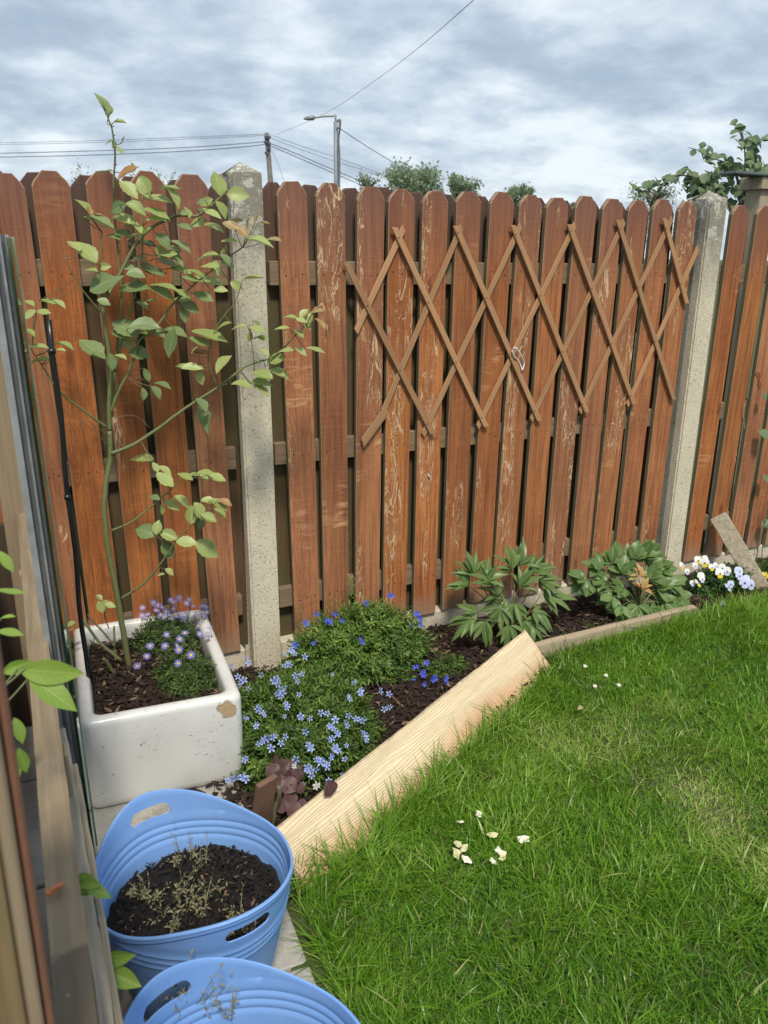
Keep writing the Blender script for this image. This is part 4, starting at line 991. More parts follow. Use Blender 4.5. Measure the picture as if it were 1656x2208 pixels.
LV += B_([(845, 75, -70, 95, .4, 'd'), (900, 175, -50, 105, .45, 'd'), (935, 135, -10, 95, .3, 'd'), (828, 185, -80, 85, .4, 'd'), (820, 555, 165, 160, .38, 'l'), (895, 608, -60, 65, .5, 'l'), (948, 680, -40, 125, .48, 'l'), (945, 625, -20, 110, .3, 'l'), (1070, 660, 150, 95, .35, 'l'), (1115, 652, 0, 60, .4, 'l'), (1180, 640, 0, 90, .4, 'l'), (1245, 670, -15, 115, .42, 'l'), (1175, 665, -30, 70, .4, 'l'), (890, 780, 150, 75, .5, 'd'), (990, 825, -30, 115, .5, 'l'), (1045, 800, -25, 115, .3, 'l'), (930, 850, -85, 65, .4, 'l'), (1102, 880, -90, 125, .6, 'l'), (1145, 855, -60, 110, .5, 'l'), (1200, 800, 0, 95, .45, 'l'), (1258, 822, -30, 115, .4, 'l'), (1295, 812, -20, 100, .45, 'o'), (1200, 900, -25, 115, .5, 'l'), (1270, 865, -25, 100, .4, 'l'), (1155, 930, -90, 75, .55, 'd'), (840, 975, 155, 140, .6, 'd'), (905, 955, 80, 80, .66, 'l'), (970, 1000, -20, 125, .6, 'l'), (965, 1078, -65, 115, .62, 'd'), (1070, 1035, 0, 125, .55, 'l'), (1190, 1072, -30, 160, .6, 'l'), (975, 1208, -30, 65, .5, 'l'), (925, 1225, 180, 60, .3, 'l'), (1160, 250, -50, 105, .4, 'd'), (1165, 310, -75, 150, .5, 'd'), (1205, 350, -105, 145, .4, 'd'), (1150, 90, -60, 85, .6, 'l'), (1100, 40, 0, 135, .5, 'l'), (1050, 30, 170, 90, .4, 'l'), (1280, 140, -160, 70, .4, 'l'), (1390, 130, 0, 115, .35, 'l'), (1500, 120, 5, 115, .45, 'l'), (1520, 80, -10, 115, .55, 'l'), (1600, 65, -20, 100, .45, 'l'), (1510, 160, -30, 105, .35, 'l'), (570, 1360, 140, 60, .4, 'l'), (580, 1410, -70, 80, .6, 'l'), (632, 1400, -10, 75, .55, 'l'), (600, 1385, 40, 50, .5, 'l'), (405, 1512, 20, 70, .45, 'l'), (410, 1545, 200, 60, .35, 'o')])
LV += C_([(45, 205, -10, 105, .5, 'l'), (205, 200, 180, 115, .35, 'l'), (258, 137, 175, 95, .35, 'l'), (340, 105, 60, 75, .6, 'l'), (320, 148, 150, 75, .5, 'l'), (378, 145, 80, 85, .6, 'l'), (430, 95, 15, 95, .45, 'o'), (445, 175, -50, 95, .4, 'o'), (415, 80, 40, 60, .4, 'o'), (310, 235, -45, 95, .45, 'l'), (360, 190, -40, 70, .5, 'l'), (80, 262, -10, 90, .4, 'l'), (232, 347, 180, 105, .38, 'l'), (322, 347, -30, 95, .45, 'l'), (415, 335, -8, 145, .32, 'l'), (165, 397, 190, 120, .6, 'l'), (90, 355, 140, 90, .4, 'l'), (190, 490, -30, 115, .5, 'l'), (80, 500, 160, 155, .5, 'l'), (75, 550, 180, 125, .42, 'l')])
BV = branches
twigs = MB()
def near_branch(P, x, y):
    best = None; bd = 1e9
    for q, tq in BV:
        qx, qy, _ = proj(q); d = (qx-x)**2+(qy-y)**2
        if d < bd: bd = d; best = q
    return best
PBR = [(proj(q), q) for q, _ in BV]
def nb(x, y): return min(PBR, key=lambda s: (s[0][0]-x)**2+(s[0][1]-y)**2)
for _ in range(52):
    s, q = PBR[rnd.randrange(len(PBR))]
    if s[1] < 760 and s[1] > 380: LV.append((s[0]+rnd.uniform(-26, 26), s[1]+rnd.uniform(-22, 22), rnd.choice([0, 180, -30, 150, -60, 120])+rnd.uniform(-25, 25), rnd.uniform(20, 46), rnd.uniform(.25, .6), rnd.choice('lld')))
for x, y, a, l, asp, c in LV:
    l *= rnd.uniform(.80, 1.06)
    s, q = nb(x, y)
    off = rnd.uniform(-.045, .03); P = atY(x, y, q.y+off)
    ms = {'l': RL, 'd': RD, 'o': RO}[c]
    o, base = img_leaf(rose, ms, x, y, P, a, l, asp)
    bx, by, _ = proj(base); s, q = nb(bx, by)
    if (q-base).length < .16 and (q-base).length > .004:
        md = (q+base)/2+Vector((0, 0, -.004)); twigs.tube(catmull([q, md, base], 3), [.0012]*7, 5)
link('leaf_stalks', twigs.mesh('leaf_stalks', STEMD, True), rose, kind='stuff')
# two very large round leaves in the middle
for x, y, a, l, asp in [(219, 612, 30, 62, .82), (292, 592, 0, 40, .7), (288, 620, 0, 64, .56), (165, 0, 0, 0, 0)]:
    if l: s, q = nb(x, y); img_leaf(rose, ROUND, x, y, atY(x, y, q.y-.03), a, l, asp, .9)
# wiry tendrils
mb = MB()
for px in ([(236, 940), (200, 915), (185, 905), (172, 915), (180, 930)], [(232, 960), (205, 930), (170, 905), (150, 880)], [(238, 905), (280, 895), (305, 905), (322, 922)], [(330, 470), (300, 460), (290, 500), (315, 520)], [(300, 520), (330, 540), (320, 570), (290, 560)]):
    mb.tube(cordpts(px, RY-.01), .0009, 4)
link('tendrils', mb.mesh('tendrils', STEMD, True), rose)

# black cane
c0 = atZ(195, 1512, SOILZ-.02); c1 = atY(107, 690, c0.y+.02)
mb = MB(); N = 14; pts_ = [c0.lerp(c1, k/N)+Vector((.003*math.sin(k*1.3), 0, 0)) for k in range(N+1)]
mb.tube(pts_, .0070, 10)
for k in (8, 13): mb.tube([pts_[k]-Vector((0, 0, .006)), pts_[k]+Vector((0, 0, .006))], .0098, 10)
tag(link('black_cane', mb.mesh('black_cane', BLACKP, True)), 'glossy black plastic cane pushed into the left corner of the sink', 'cane')

# ------------------------------------------------------------------ mound plants
def sprigs(name, P, D, L, n_leaf, ll, lw, mat, droop=.3, stem=True, tint0=0, hi=.15, seed=0):
    """leafy shoots: P base points (n,3), D directions (n,3), L lengths"""
    r = np.random.default_rng(seed); n = len(P)
    D = D/np.linalg.norm(D, axis=1)[:, None]
    k = n_leaf; u = np.linspace(.12, 1, k)[None, :, None]
    bendv = np.stack([r.normal(0, .3, n), r.normal(0, .3, n), r.normal(-droop*.3, .2, n)], 1)
    pos = P[:, None]+D[:, None]*L[:, None, None]*u+bendv[:, None]*(L[:, None, None]*.4*u**2)
    ax = D[:, None]+bendv[:, None]*.8*u; ax /= np.linalg.norm(ax, axis=2)[..., None]
    a0 = r.uniform(0, 6.28, n)[:, None]+np.arange(k)[None]*2.4
    ref = np.array([.3, .5, .81])[None, None]; e1 = np.cross(ax, ref); e1 /= np.linalg.norm(e1, axis=2)[..., None]; e2 = np.cross(ax, e1)
    rad = e1*np.cos(a0)[..., None]+e2*np.sin(a0)[..., None]
    up = r.uniform(.35, .9, (n, k, 1)); up = np.where(u > .8, up+.8, up)
    d = rad+ax*up; d /= np.linalg.norm(d, axis=2)[..., None]
    nn = np.cross(d, np.cross(ax, d)); nn /= np.linalg.norm(nn, axis=2)[..., None]+1e-9; sd_ = np.cross(d, nn)
    LL = ll*r.uniform(.6, 1.15, (n, k, 1))*(1-.35*(u > .85)); WW = LL*lw
    p0 = pos; p1 = pos+d*LL*.5+sd_*WW*.5; p2 = pos+d*LL*.5-sd_*WW*.5; pm = pos+d*LL*.5-nn*WW*.12; p3 = pos+d*LL-np.array([0, 0, 1])*LL*.12
    V = np.stack([p0, p1, pm, p2, p3], 2).reshape(-1, 3)
    nl = n*k; b0 = np.arange(nl)[:, None]*5
    F = np.concatenate([b0+np.array([[0, 1, 2]]), b0+np.array([[0, 2, 3]]), b0+np.array([[1, 4, 2]]), b0+np.array([[2, 4, 3]])], 0)
    base = r.uniform(0, .55, n)[:, None]+r.normal(0, .1, (n, k))+(u[..., 0] > .8)*.12
    hm = r.random(n) < hi; base[hm] += .3
    tn = np.repeat(np.clip(base+tint0, 0, 1).reshape(-1), 5)
    if stem:
        # thin ribbons as stems
        q0 = P; q1 = pos[:, k//2]; q2 = pos[:, -1]; s = e1[:, 0]*.0009
        SV = np.stack([q0-s, q0+s, q1-s, q1+s, q2], 1).reshape(-1, 3); sb = np.arange(n)[:, None]*5+len(V)
        SF = np.concatenate([sb+np.array([[0, 1, 3]]), sb+np.array([[0, 3, 2]]), sb+np.array([[2, 3, 4]])], 0)
        V = np.concatenate([V, SV]); F = np.concatenate([F, SF]); tn = np.concatenate([tn, np.full(len(SV), .35)])
    return npmesh(name, V, F, mat, tn)
def mound(c, rad, n, seed, shell=.55, outward=1.0, lens=(.04, .09), bias=None):
    r = np.random.default_rng(seed); out = []
    while len(out) < n:
        v = r.normal(0, 1, 3); v[2] = abs(v[2]); v /= np.linalg.norm(v)
        s = shell+(1-shell)*r.random()**.6
        lump = 1+.16*mnoise.noise(Vector((v[0]*2.4+seed, v[1]*2.4, v[2]*2.4)))
        out.append((v*s*lump))
    U = np.array(out); P = np.array(c)+U*np.array(rad)
    L = r.uniform(*lens, n); nrm = U/np.array(rad)*min(rad); nrm /= np.linalg.norm(nrm, axis=1)[:, None]
    D = nrm*outward+np.array([0, 0, .45])+r.normal(0, .35, (n, 3)); P = P-nrm*L[:, None]*.75
    P[:, 2] = np.maximum(P[:, 2], c[2]+.003)
    return P, D, L
def flower5(name, mat, R=1.0, wr=.62, pistil=None, tiltz=.12, n=5, peak=.6):
    V = []; F = []; UV = []
    for k in range(n):
        a = 2*math.pi*k/n; ca, sa = math.cos(a), math.sin(a); w = wr/2
        loc = [(.06, 0, 0), (.45, w*.75, tiltz*.5), (.45, 0, tiltz*.35), (.45, -w*.75, tiltz*.5), (.82, w*.7, tiltz), (.85, 0, tiltz*.8), (.82, -w*.7, tiltz), (1, 0, tiltz)]
        uvs = [(0, .5), (.45, 1), (.45, .5), (.45, 0), (.8, 1), (.85, .5), (.8, 0), (1, .5)]
        b = len(V)
        V += [(R*(x*ca-y*sa), R*(x*sa+y*ca), R*z+k*.002*R) for x, y, z in loc]; UV += uvs
        F += [(b, b+3, b+2), (b, b+2, b+1), (b+1, b+2, b+5, b+4), (b+2, b+3, b+6, b+5), (b+4, b+5, b+7), (b+5, b+6, b+7)]
    return data(name, V, F, mat, True, uv=UV)
FL_STRIPE = [flower5('flower', P_STRIPE, wr=w, peak=.5) for w in (.5, .58)]
FL_DEEP = [flower5('flower', P_DEEP, wr=.66, tiltz=.3)]
FL_WHITE = [flower5('flower', P_WHITE, wr=.6)]
def facing(P, spread=.5, up=.6):
    """flower normal: between up and the open (camera) side"""
    return (Vector((-.15, -.6, up))+Vector((rnd.gauss(0, spread), rnd.gauss(0, spread), rnd.gauss(0, spread*.5)))).normalized()
def put_flower(parent, meshes, P, size, spread=.4, up=.7, nrm=None):
    n = nrm or facing(P, spread, up)
    a = Vector((1, .2, .1)); M = basis(P, (a-n*a.dot(n)), n) @ Matrix.Rotation(rnd.uniform(0, 6.28), 4, 'Z') @ Matrix.Scale(size*rnd.choice((.7, .9, 1, 1.05, 1.15)), 4)
    return link('flower', rnd.choice(meshes), parent, M)
# front shrub, pale blue striped flowers
c1_, r1_ = (-.145, -.515, 0), (.262, .285, .20)
shr1 = empty('blue_flowered_shrub', c1_, 'low spreading shrub with many pale blue striped star flowers beside the white sink', 'shrub')
P, D, L = mound(c1_, r1_, 2100, 3); me = sprigs('foliage', P, D, L, 13, .026, .25, LITHO, seed=3, tint0=-.08, hi=.2)
link('foliage', me, shr1, kind='stuff')
Z5 = lambda s: [(480+x*.314, 1180+y*.314) for x, y in s]
F1 = Z5([(160, 760), (180, 800), (60, 820), (105, 895), (125, 935), (145, 920), (115, 960), (175, 980), (425, 740), (480, 725), (495, 738), (470, 712), (565, 760), (425, 825), (460, 815), (445, 800), (265, 885), (370, 910), (355, 925), (385, 930), (380, 950), (400, 985), (375, 1015), (410, 1010), (430, 975), (395, 1030), (425, 1000), (500, 890), (530, 890), (515, 930), (545, 880), (435, 1080), (440, 1110), (450, 1095), (525, 1020), (245, 1100), (280, 1150), (240, 1120), (265, 1135), (290, 1165), (170, 1185), (150, 1175), (235, 1220), (230, 1240), (425, 1170), (535, 1170), (545, 1185), (600, 1185), (675, 1145), (720, 1150), (770, 1180), (775, 1195), (755, 880), (910, 930), (900, 940), (945, 1005), (955, 1020), (865, 1030), (875, 1050), (950, 990), (1085, 995), (1145, 1015), (1145, 1105), (1110, 1120), (930, 1190), (960, 1200), (915, 1185), (975, 1185), (850, 1210), (855, 1235), (750, 1245), (735, 1235), (765, 1255), (790, 1290), (800, 1300), (780, 1280), (735, 1330), (975, 1290), (985, 1320), (960, 1280), (990, 1335), (850, 1370), (600, 1380), (610, 1395), (590, 1365), (780, 1395), (770, 1385), (795, 1405), (325, 1375), (335, 1390), (365, 1305), (345, 1315), (285, 1330), (310, 1320), (270, 1340), (250, 1360), (430, 1310), (150, 1470), (160, 1460), (70, 1285), (60, 1275), (85, 1290), (400, 1355), (660, 1470), (690, 1460), (645, 1465), (675, 1485), (720, 1500), (755, 1440), (745, 1455), (725, 1530), (715, 1515), (840, 1465), (585, 1520), (580, 1540), (600, 1535), (610, 1575), (640, 1535), (50, 1605), (35, 1610), (65, 1600), (100, 1570), (120, 1590), (140, 1585), (160, 1600), (95, 1590), (570, 1275), (820, 1570), (505, 1465), (1140, 1010), (865, 1165), (755, 1320), (550, 1640), (730, 1610)])
for x, y in F1:
    p = hit_mound(x, y, c1_, r1_, 1.05, .04); put_flower(shr1, FL_STRIPE, p+Vector((0, 0, .004)), .0112*rnd.uniform(.85, 1.15), .30, .35)
for x, y in Z5([(495, 1520), (490, 1508), (500, 1530), (645, 1632), (655, 1640), (640, 1645)]):
    p = hit_mound(x, y, c1_, r1_, 1.06, .05); put_flower(shr1, FL_WHITE, p, .0105, .3, .4)
# back shrub, deep blue flowers
c2_, r2_ = (.215, -.185, 0), (.300, .170, .245)
shr2 = empty('blue_flowered_shrub', c2_, 'taller green shrub with a few deep blue flowers against the fence beside the post', 'shrub')
P, D, L = mound(c2_, r2_, 1500, 5, lens=(.05, .10)); me = sprigs('foliage', P, D, L, 14, .030, .26, LITHO, seed=5, tint0=0.05, hi=.25)
link('foliage', me, shr2, kind='stuff')
P, D, L = mound(c2_, r2_, 170, 75, shell=.9, lens=(.10, .17)); link('foliage', sprigs('long_shoots', P, D+np.array([0, 0, .6]), L, 16, .028, .25, LITHO, seed=76, tint0=.12), shr2, kind='stuff')
P, D, L = mound(c1_, r1_, 190, 77, shell=.9, lens=(.08, .14)); link('foliage', sprigs('long_shoots', P, D, L, 15, .026, .25, LITHO, seed=78, tint0=.08), shr1, kind='stuff')
# tall shoots against the fence
sp = [atY(x, y, -.05) for x, y in [(755, 1235), (762, 1250), (650, 1300), (700, 1290), (845, 1290), (745, 1275)]]
P = np.array([list(q-Vector((0, 0, .12))) for q in sp]); D = np.tile([0.05, -.05, 1.], (6, 1)); me = sprigs('shoots', P, D, np.full(6, .12), 14, .024, .27, LITHO, seed=9, tint0=.1); link('foliage', me, shr2, kind='stuff')
P, D, L = mound((.50, -.33, 0), (.10, .07, .07), 110, 8, lens=(.03, .06)); link('foliage', sprigs('low_shoots', P, D, L, 12, .018, .25, LITHO, seed=11, tint0=-.05), shr2, kind='stuff')
F2 = Z5([(645, 450), (640, 462), (655, 460), (715, 505), (725, 520), (735, 512), (570, 525), (825, 500), (980, 388), (992, 392), (1135, 338), (1150, 330), (1165, 333), (1325, 458), (1340, 455), (1352, 485), (1358, 505), (1290, 540), (1355, 528), (1360, 540), (495, 672), (508, 680), (620, 660), (635, 650), (955, 630), (960, 655), (1310, 825), (1340, 820), (1400, 795), (1380, 850), (1375, 870), (1385, 882), (1310, 915), (1445, 905), (1455, 898), (1530, 910), (1540, 930), (1535, 895), (1385, 940), (775, 455)])
for x, y in F2:
    p = hit_mound(x, y, c2_, r2_, 1.08, .05); p.y = min(p.y, -.03) if p.y > -.03 else p.y
    if p.y > -.04: p = atY(x, y, -.045)
    put_flower(shr2, FL_DEEP, p, .0112*rnd.uniform(.85, 1.15), .35, .3)

# lilac daisies in the sink
fc = []
for cc, rr, n, seed in [((-.455, -.110, SOILZ-.03), (.125, .125, .115), 620, 21), ((-.447, -.385, SOILZ-.03), (.102, .135, .118), 760, 22)]:
    P, D, L = mound(cc, rr, n, seed, lens=(.025, .06)); fc.append((P, D, L))
fel = empty('felicia_plant', (-.42, -.22, SOILZ), 'two dark green cushions of lilac daisies with yellow centres in the white sink', 'daisy plant')
for (P, D, L), sd2 in zip(fc, (31, 32)): link('foliage', sprigs('foliage', P, D, L, 12, .020, .26, FELIC, seed=sd2), fel, kind='stuff')
def daisy_mesh(mat, n=12, wr=.20, name='flower'):
    V = []; F = []; UV = []
    for k in range(n):
        a = 2*math.pi*k/n+rnd.uniform(-.06, .06); ca, sa = math.cos(a), math.sin(a); w = wr/2; l = rnd.uniform(.88, 1.05); b = len(V)
        loc = [(.15, -w*.4, 0), (.15, w*.4, 0), (.6*l, w, .07), (.6*l, -w, .07), (.92*l, w*.6, .03), (.92*l, -w*.6, .03), (l, 0, .01)]
        V += [(x*ca-y*sa, x*sa+y*ca, z) for x, y, z in loc]; UV += [(.1, .4), (.1, .6), (.6, 1), (.6, 0), (.9, .8), (.9, .2), (1, .5)]
        F += [(b, b+3, b+2, b+1), (b+3, b+5, b+4, b+2), (b+5, b+6, b+4)]
    return data(name, V, F, mat, False, uv=UV)
def disc_mesh(mat, r=.30, h=.20):
    V = [(r*math.cos(a), r*math.sin(a), 0) for a in [i*math.pi/5 for i in range(10)]]+[(r*.7*math.cos(a), r*.7*math.sin(a), h*.8) for a in [i*math.pi/5 for i in range(10)]]+[(0, 0, h)]
    F = [(i, (i+1) % 10, 10+(i+1) % 10, 10+i) for i in range(10)]+[(10+i, 10+(i+1) % 10, 20) for i in range(10)]
    return data('disc', V, F, mat, True)
DAI = [daisy_mesh(P_FEL) for _ in range(3)]; DSC = disc_mesh(YDISC)
def put_daisy(parent, P, size, nrm, meshes=DAI, disc=DSC):
    a = Vector((1, .2, .1)); M = basis(P, (a-nrm*a.dot(nrm)), nrm) @ Matrix.Rotation(rnd.uniform(0, 6.28), 4, 'Z') @ Matrix.Scale(size, 4)
    f = link('flower', rnd.choice(meshes), parent, M)
    d_ = bpy.data.objects.new('disc', disc); COL.objects.link(d_); d_.parent = f; return f
FF = [(x*.3744, 1260+y*.3744) for x, y in [(820, 135), (885, 105), (930, 130), (1000, 100), (1075, 110), (1165, 125), (818, 180), (850, 175), (925, 175), (1035, 175), (1075, 160), (1140, 165), (1190, 160), (1165, 210), (960, 290), (1065, 280), (1035, 315), (865, 355), (950, 355), (1020, 355), (1030, 378), (1100, 408), (845, 415), (1025, 455), (790, 472), (1195, 290), (910, 120), (985, 92), (1110, 125), (1030, 80), (1150, 285), (1000, 140), (1050, 195), (960, 160), (1185, 130), (1120, 190), (900, 150), (1090, 90), (1210, 250), (1140, 240), (1010, 175), (1180, 180), (945, 190)]]
stk = MB()
for i, (x, y) in enumerate(FF):
    back = y < 1345
    if back: p = atY(x, y, -.08+rnd.uniform(-.05, .03))
    else: p = hit_mound(x, y, (-.447, -.34, SOILZ-.03), (.14, .20, .15), 1.0, .03)
    n = (Vector((-.1, -.55, .75))+Vector((rnd.gauss(0, .4), rnd.gauss(0, .3), 0))).normalized()
    put_daisy(fel, p, .0135*rnd.uniform(.85, 1.1), n)
    g0 = Vector((p.x+rnd.uniform(-.02, .02), p.y+rnd.uniform(-.01, .04), max(SOILZ, p.z-rnd.uniform(.05, .09))))
    stk.tube(catmull([g0, (g0+p)/2+Vector((.004, 0, .004)), p-n*.001], 3), .0007, 4)
for _ in range(26):      # bare stalks and buds
    x = rnd.uniform(300, 450); y = rnd.uniform(1310, 1380); p = atY(x, y, -.10+rnd.uniform(-.06, .02)); stk.tube([p-Vector((rnd.uniform(-.01, .01), -.01, .06)), p], .0006, 4); stk.tube([p, p+Vector((0, 0, .005))], [.0022, .0012], 5)
link('flower_stalks', stk.mesh('flower_stalks', material('stalk_dark', lambda t, b: t.put(b.inputs['Base Color'], (.06, .09, .04))), True), fel, kind='stuff')
# small weeds at the back left of the sink
P, D, L = mound((-.70, .02, SOILZ-.02), (.08, .10, .06), 60, 41, lens=(.03, .06)); wd = link('sink_weeds', sprigs('weeds', P, D, L, 9, .02, .5, FELIC, seed=43, tint0=.2)); tag(wd, 'small leafy weeds in the back left corner of the sink', 'weeds', kind='stuff')

# ------------------------------------------------------------------ peony and hellebore
def fan_plant(name, base, label, cat, meshes, clusters, lpx, nl, stemmat, spread, rng_seed, wr, special=None, ydep=None):
    r = random.Random(rng_seed); root = empty(name, base, label, cat); st_ = MB()
    for (x, y, dy, ang) in clusters:
        C = atY(x, y, base.y+dy)
        mid_ = (base+C)/2+Vector((0, 0, .03))+Vector((r.uniform(-.02, .02), r.uniform(-.02, .02), 0))
        st_.tube(catmull([base+Vector((r.uniform(-.02, .02), r.uniform(-.02, .02), 0)), mid_, C], 5), [.0032-.0018*k/10 for k in range(11)], 6)
        k = nl+r.randint(-1, 1)
        axis = (RGT*math.cos(math.radians(ang))+UPV*math.sin(math.radians(ang)))
        outw = (axis+Vector((0, -.25, .15))).normalized()
        upn = (Vector((0, -.25, 1))+(-FWD)*.35).normalized()
        side = upn.cross(outw).normalized()
        z = (C-CAM).dot(FWD)
        for i in range(k):
            u = (i/(k-1)-.5)*2 if k > 1 else 0
            a = u*spread+r.uniform(-.15, .15)
            d_ = (outw*math.cos(a)+side*math.sin(a)+Vector((0, 0, r.uniform(-.2, .22)))).normalized()
            L_ = lpx/FPX*z*r.uniform(.8, 1.15)*(1-.18*abs(u))
            n_ = (upn+Vector((r.uniform(-.3, .3), r.uniform(-.35, .2), 0))).normalized()
            ms = special[(x, y)] if special and (x, y) in special else meshes
            if ms is not meshes: L_ *= .72
            link('leaf', r.choice(ms), root, basis(C+d_*.004, d_, n_) @ Matrix.Scale(L_, 4))
    link('stems', st_.mesh('stems', stemmat, True), root)
    return root
PEO = shapes('peony_leaf', PEONY_L, 6, wr=.28, peak=.45, fold=.3, bend=.5, nu=8)
pbase = atZ(1095, 1372, 0)
fan_plant('peony', pbase, 'peony with long pointed leaflets growing in the bed behind the pine board end', 'peony', PEO,
    [(1010, 1262, .02, 150), (1022, 1240, .03, 110), (1045, 1255, 0, 60), (1062, 1262, -.02, 130), (1105, 1228, .04, 115), (1122, 1218, .05, 70), (1090, 1290, 0, 200), (1140, 1235, .03, 20), (1162, 1252, .02, 10), (1170, 1278, -.01, -15), (1185, 1290, 0, 0), (1120, 1265, 0, 60), (1030, 1322, -.05, 170), (1018, 1335, -.07, 200), (1045, 1338, -.08, 250), (1078, 1310, -.03, 250), (1098, 1348, -.08, 265), (1130, 1338, -.06, -60), (1148, 1318, -.04, -20), (1145, 1345, -.07, -50), (1075, 1285, 0, 130), (1108, 1300, -.03, -90)],
    54, 6, STEMD, 1.05, 5, .34)
HEL = shapes('hellebore_leaf', HELL_L, 6, wr=.62, peak=.60, fold=.16, bend=.4, nu=8, wave=.02)
HELO = shapes('hellebore_leaf', HELL_O, 2, wr=.42, peak=.52, fold=.3, bend=.5, nu=8, L=.8)
hbase = atZ(1375, 1318, 0)
hc = [(1262, 1248, 0, 180), (1275, 1262, -.02, 200), (1290, 1232, .02, 130), (1318, 1215, .04, 110), (1300, 1250, 0, 160), (1340, 1235, .02, 90), (1365, 1205, .05, 95), (1385, 1200, .05, 70), (1400, 1225, .03, 50), (1420, 1230, .02, 20), (1345, 1268, 0, 180), (1322, 1285, -.03, 200), (1342, 1305, -.06, 220), (1375, 1305, -.07, 260), (1400, 1310, -.07, 300), (1430, 1300, -.05, -20), (1455, 1285, -.02, -10), (1440, 1262, 0, 30), (1415, 1270, -.02, 40), (1385, 1272, -.05, 80), (1378, 1245, -.03, 100), (1400, 1250, 0, 60), (1425, 1315, -.06, -40), (1360, 1325, -.08, 250)]
fan_plant('hellebore', hbase, 'dense broad-leaved hellebore with one orange leaf cluster beside the second post', 'hellebore', HEL, hc+[(x+rnd.uniform(-12, 12), y+rnd.uniform(-10, 10), d+.03, a) for x, y, d, a in hc if (x, y) not in ((1378, 1245), (1385, 1272))], 36, 6, STEM, 1.25, 6, .5, special={(1378, 1245): HELO, (1385, 1272): HELO})
# ferny seedlings in the bed
def seedling(x, y, n, ll, label, mat=LITHO, sd3=0):
    b0 = atZ(x, y, .005); P = np.tile(np.array(b0), (n, 1)); r = np.random.default_rng(sd3); a = r.uniform(0, 6.28, n)
    D = np.stack([np.cos(a), np.sin(a), r.uniform(.4, 1, n)], 1)
    me = sprigs('seedling', P, D, np.full(n, ll), 7, ll*.42, .45, mat, seed=sd3, tint0=.35)
    me.transform(Matrix.Translation(-b0)); o = link('seedling', me, M=Matrix.Translation(b0)); return tag(o, label, 'seedling')
seedling(1235, 1388, 6, .06, 'bright green ferny seedling in the bark between peony and edging', sd3=1)
seedling(1272, 1352, 3, .035, 'tiny two-leaved seedling between the peony and the hellebore', sd3=2)
seedling(1068, 1390, 3, .03, 'tiny seedling behind the top edge of the pine board', sd3=3)
seedling(1270, 1410, 3, .02, 'tiny green sprout against the old timber edging', sd3=4)

# heuchera leaves
hb = atZ(620, 1745, .0); heu = empty('heuchera', hb, 'dark purple leaved heuchera tucked between the terracotta tile and pine board', 'heuchera')
HEL_ = shapes('heuchera_leaf', HEUCH, 4, wr=1.0, peak=.55, fold=.1, bend=.3, nu=9, wave=.05)
for x, y, a, l, s in [(588, 1665, 130, 34, .8), (612, 1655, 60, 36, .8), (632, 1660, 20, 34, .8), (600, 1688, 200, 36, .9), (622, 1692, -40, 36, .9), (603, 1712, -100, 34, .8), (625, 1722, -70, 34, .8), (608, 1738, 200, 30, .7), (632, 1745, -40, 36, .7), (645, 1700, 20, 28, .6), (617, 1676, -90, 30, .9), (712, 1700, -60, 32, .8), (640, 1672, -50, 28, .7), (598, 1642, 90, 26, .6), (650, 1735, 10, 26, .6)]:
    P = atZ(x, y, .09 if y < 1700 else .055)
    if x > 700: P = atZ(x, y, .13)
    img_leaf(heu, HEL_, x, y, P, a, l*1.1, s, 1.0)
mb = MB()
for k in range(6): mb.tube(catmull([hb, hb+Vector((rnd.uniform(-.03, .03), rnd.uniform(-.03, .03), .05)), hb+Vector((rnd.uniform(-.05, .03), rnd.uniform(-.05, .05), .10))], 4), .0012, 5)
link('stems', mb.mesh('stems', STEMD, True), heu)

# violas
vb = Vector((2.02, -.20, 0)); vio = empty('viola_clump', vb, 'clump of pale lilac and yellow violas in front of the right fence panel', 'viola plant')
P, D, L = mound((2.03, -.19, 0), (.21, .10, .13), 300, 51, lens=(.03, .07)); link('foliage', sprigs('foliage', P, D, L, 9, .026, .45, PANSYL, seed=52, tint0=0), vio, kind='stuff')
def viola_mesh(up_m, low_m):
    V = []; F = []; UV = []; mi = []
    for k, (ang, s, w, m_) in enumerate([(60, 1.0, .95, 0), (120, 1.0, .95, 0), (0, .9, .8, 0), (180, .9, .8, 0), (270, 1.0, 1.15, 1)]):
        a = math.radians(ang); ca, sa = math.cos(a), math.sin(a); b = len(V); w = w/2
        loc = [(.0, 0, .05), (.35, w*.8, 0), (.4, -w*.8, 0), (.8, w, -.05), (.8, -w, -.05), (s, w*.45, -.1), (s, -w*.45, -.1)]
        V += [(x*ca-y*sa, x*sa+y*ca, z+.03*k) for x, y, z in loc]; UV += [(x, .5+y) for x, y, z in loc]
        F += [(b, b+2, b+1), (b+1, b+2, b+4, b+3), (b+3, b+4, b+6, b+5)]; mi += [m_]*3
    b = len(V); V += [(.18*math.cos(t_), .16*math.sin(t_)-.12, .22) for t_ in [i*math.pi/4 for i in range(8)]]; UV += [(.5, .5)]*8; F.append(tuple(range(b, b+8))); mi.append(2)
    me = data('flower', V, F, up_m, False, uv=UV); me.materials.append(low_m); me.materials.append(PDARK)
    me.polygons.foreach_set('material_index', mi); return me
VIW = viola_mesh(P_WHITE, P_YEL); VIL = viola_mesh(P_PALE, P_PALE); VIY = viola_mesh(P_YEL, P_YEL); VWL = viola_mesh(P_WHITE, P_PALE)
Z6 = lambda x, y: (900+x*.4565, 1100+y*.4565)
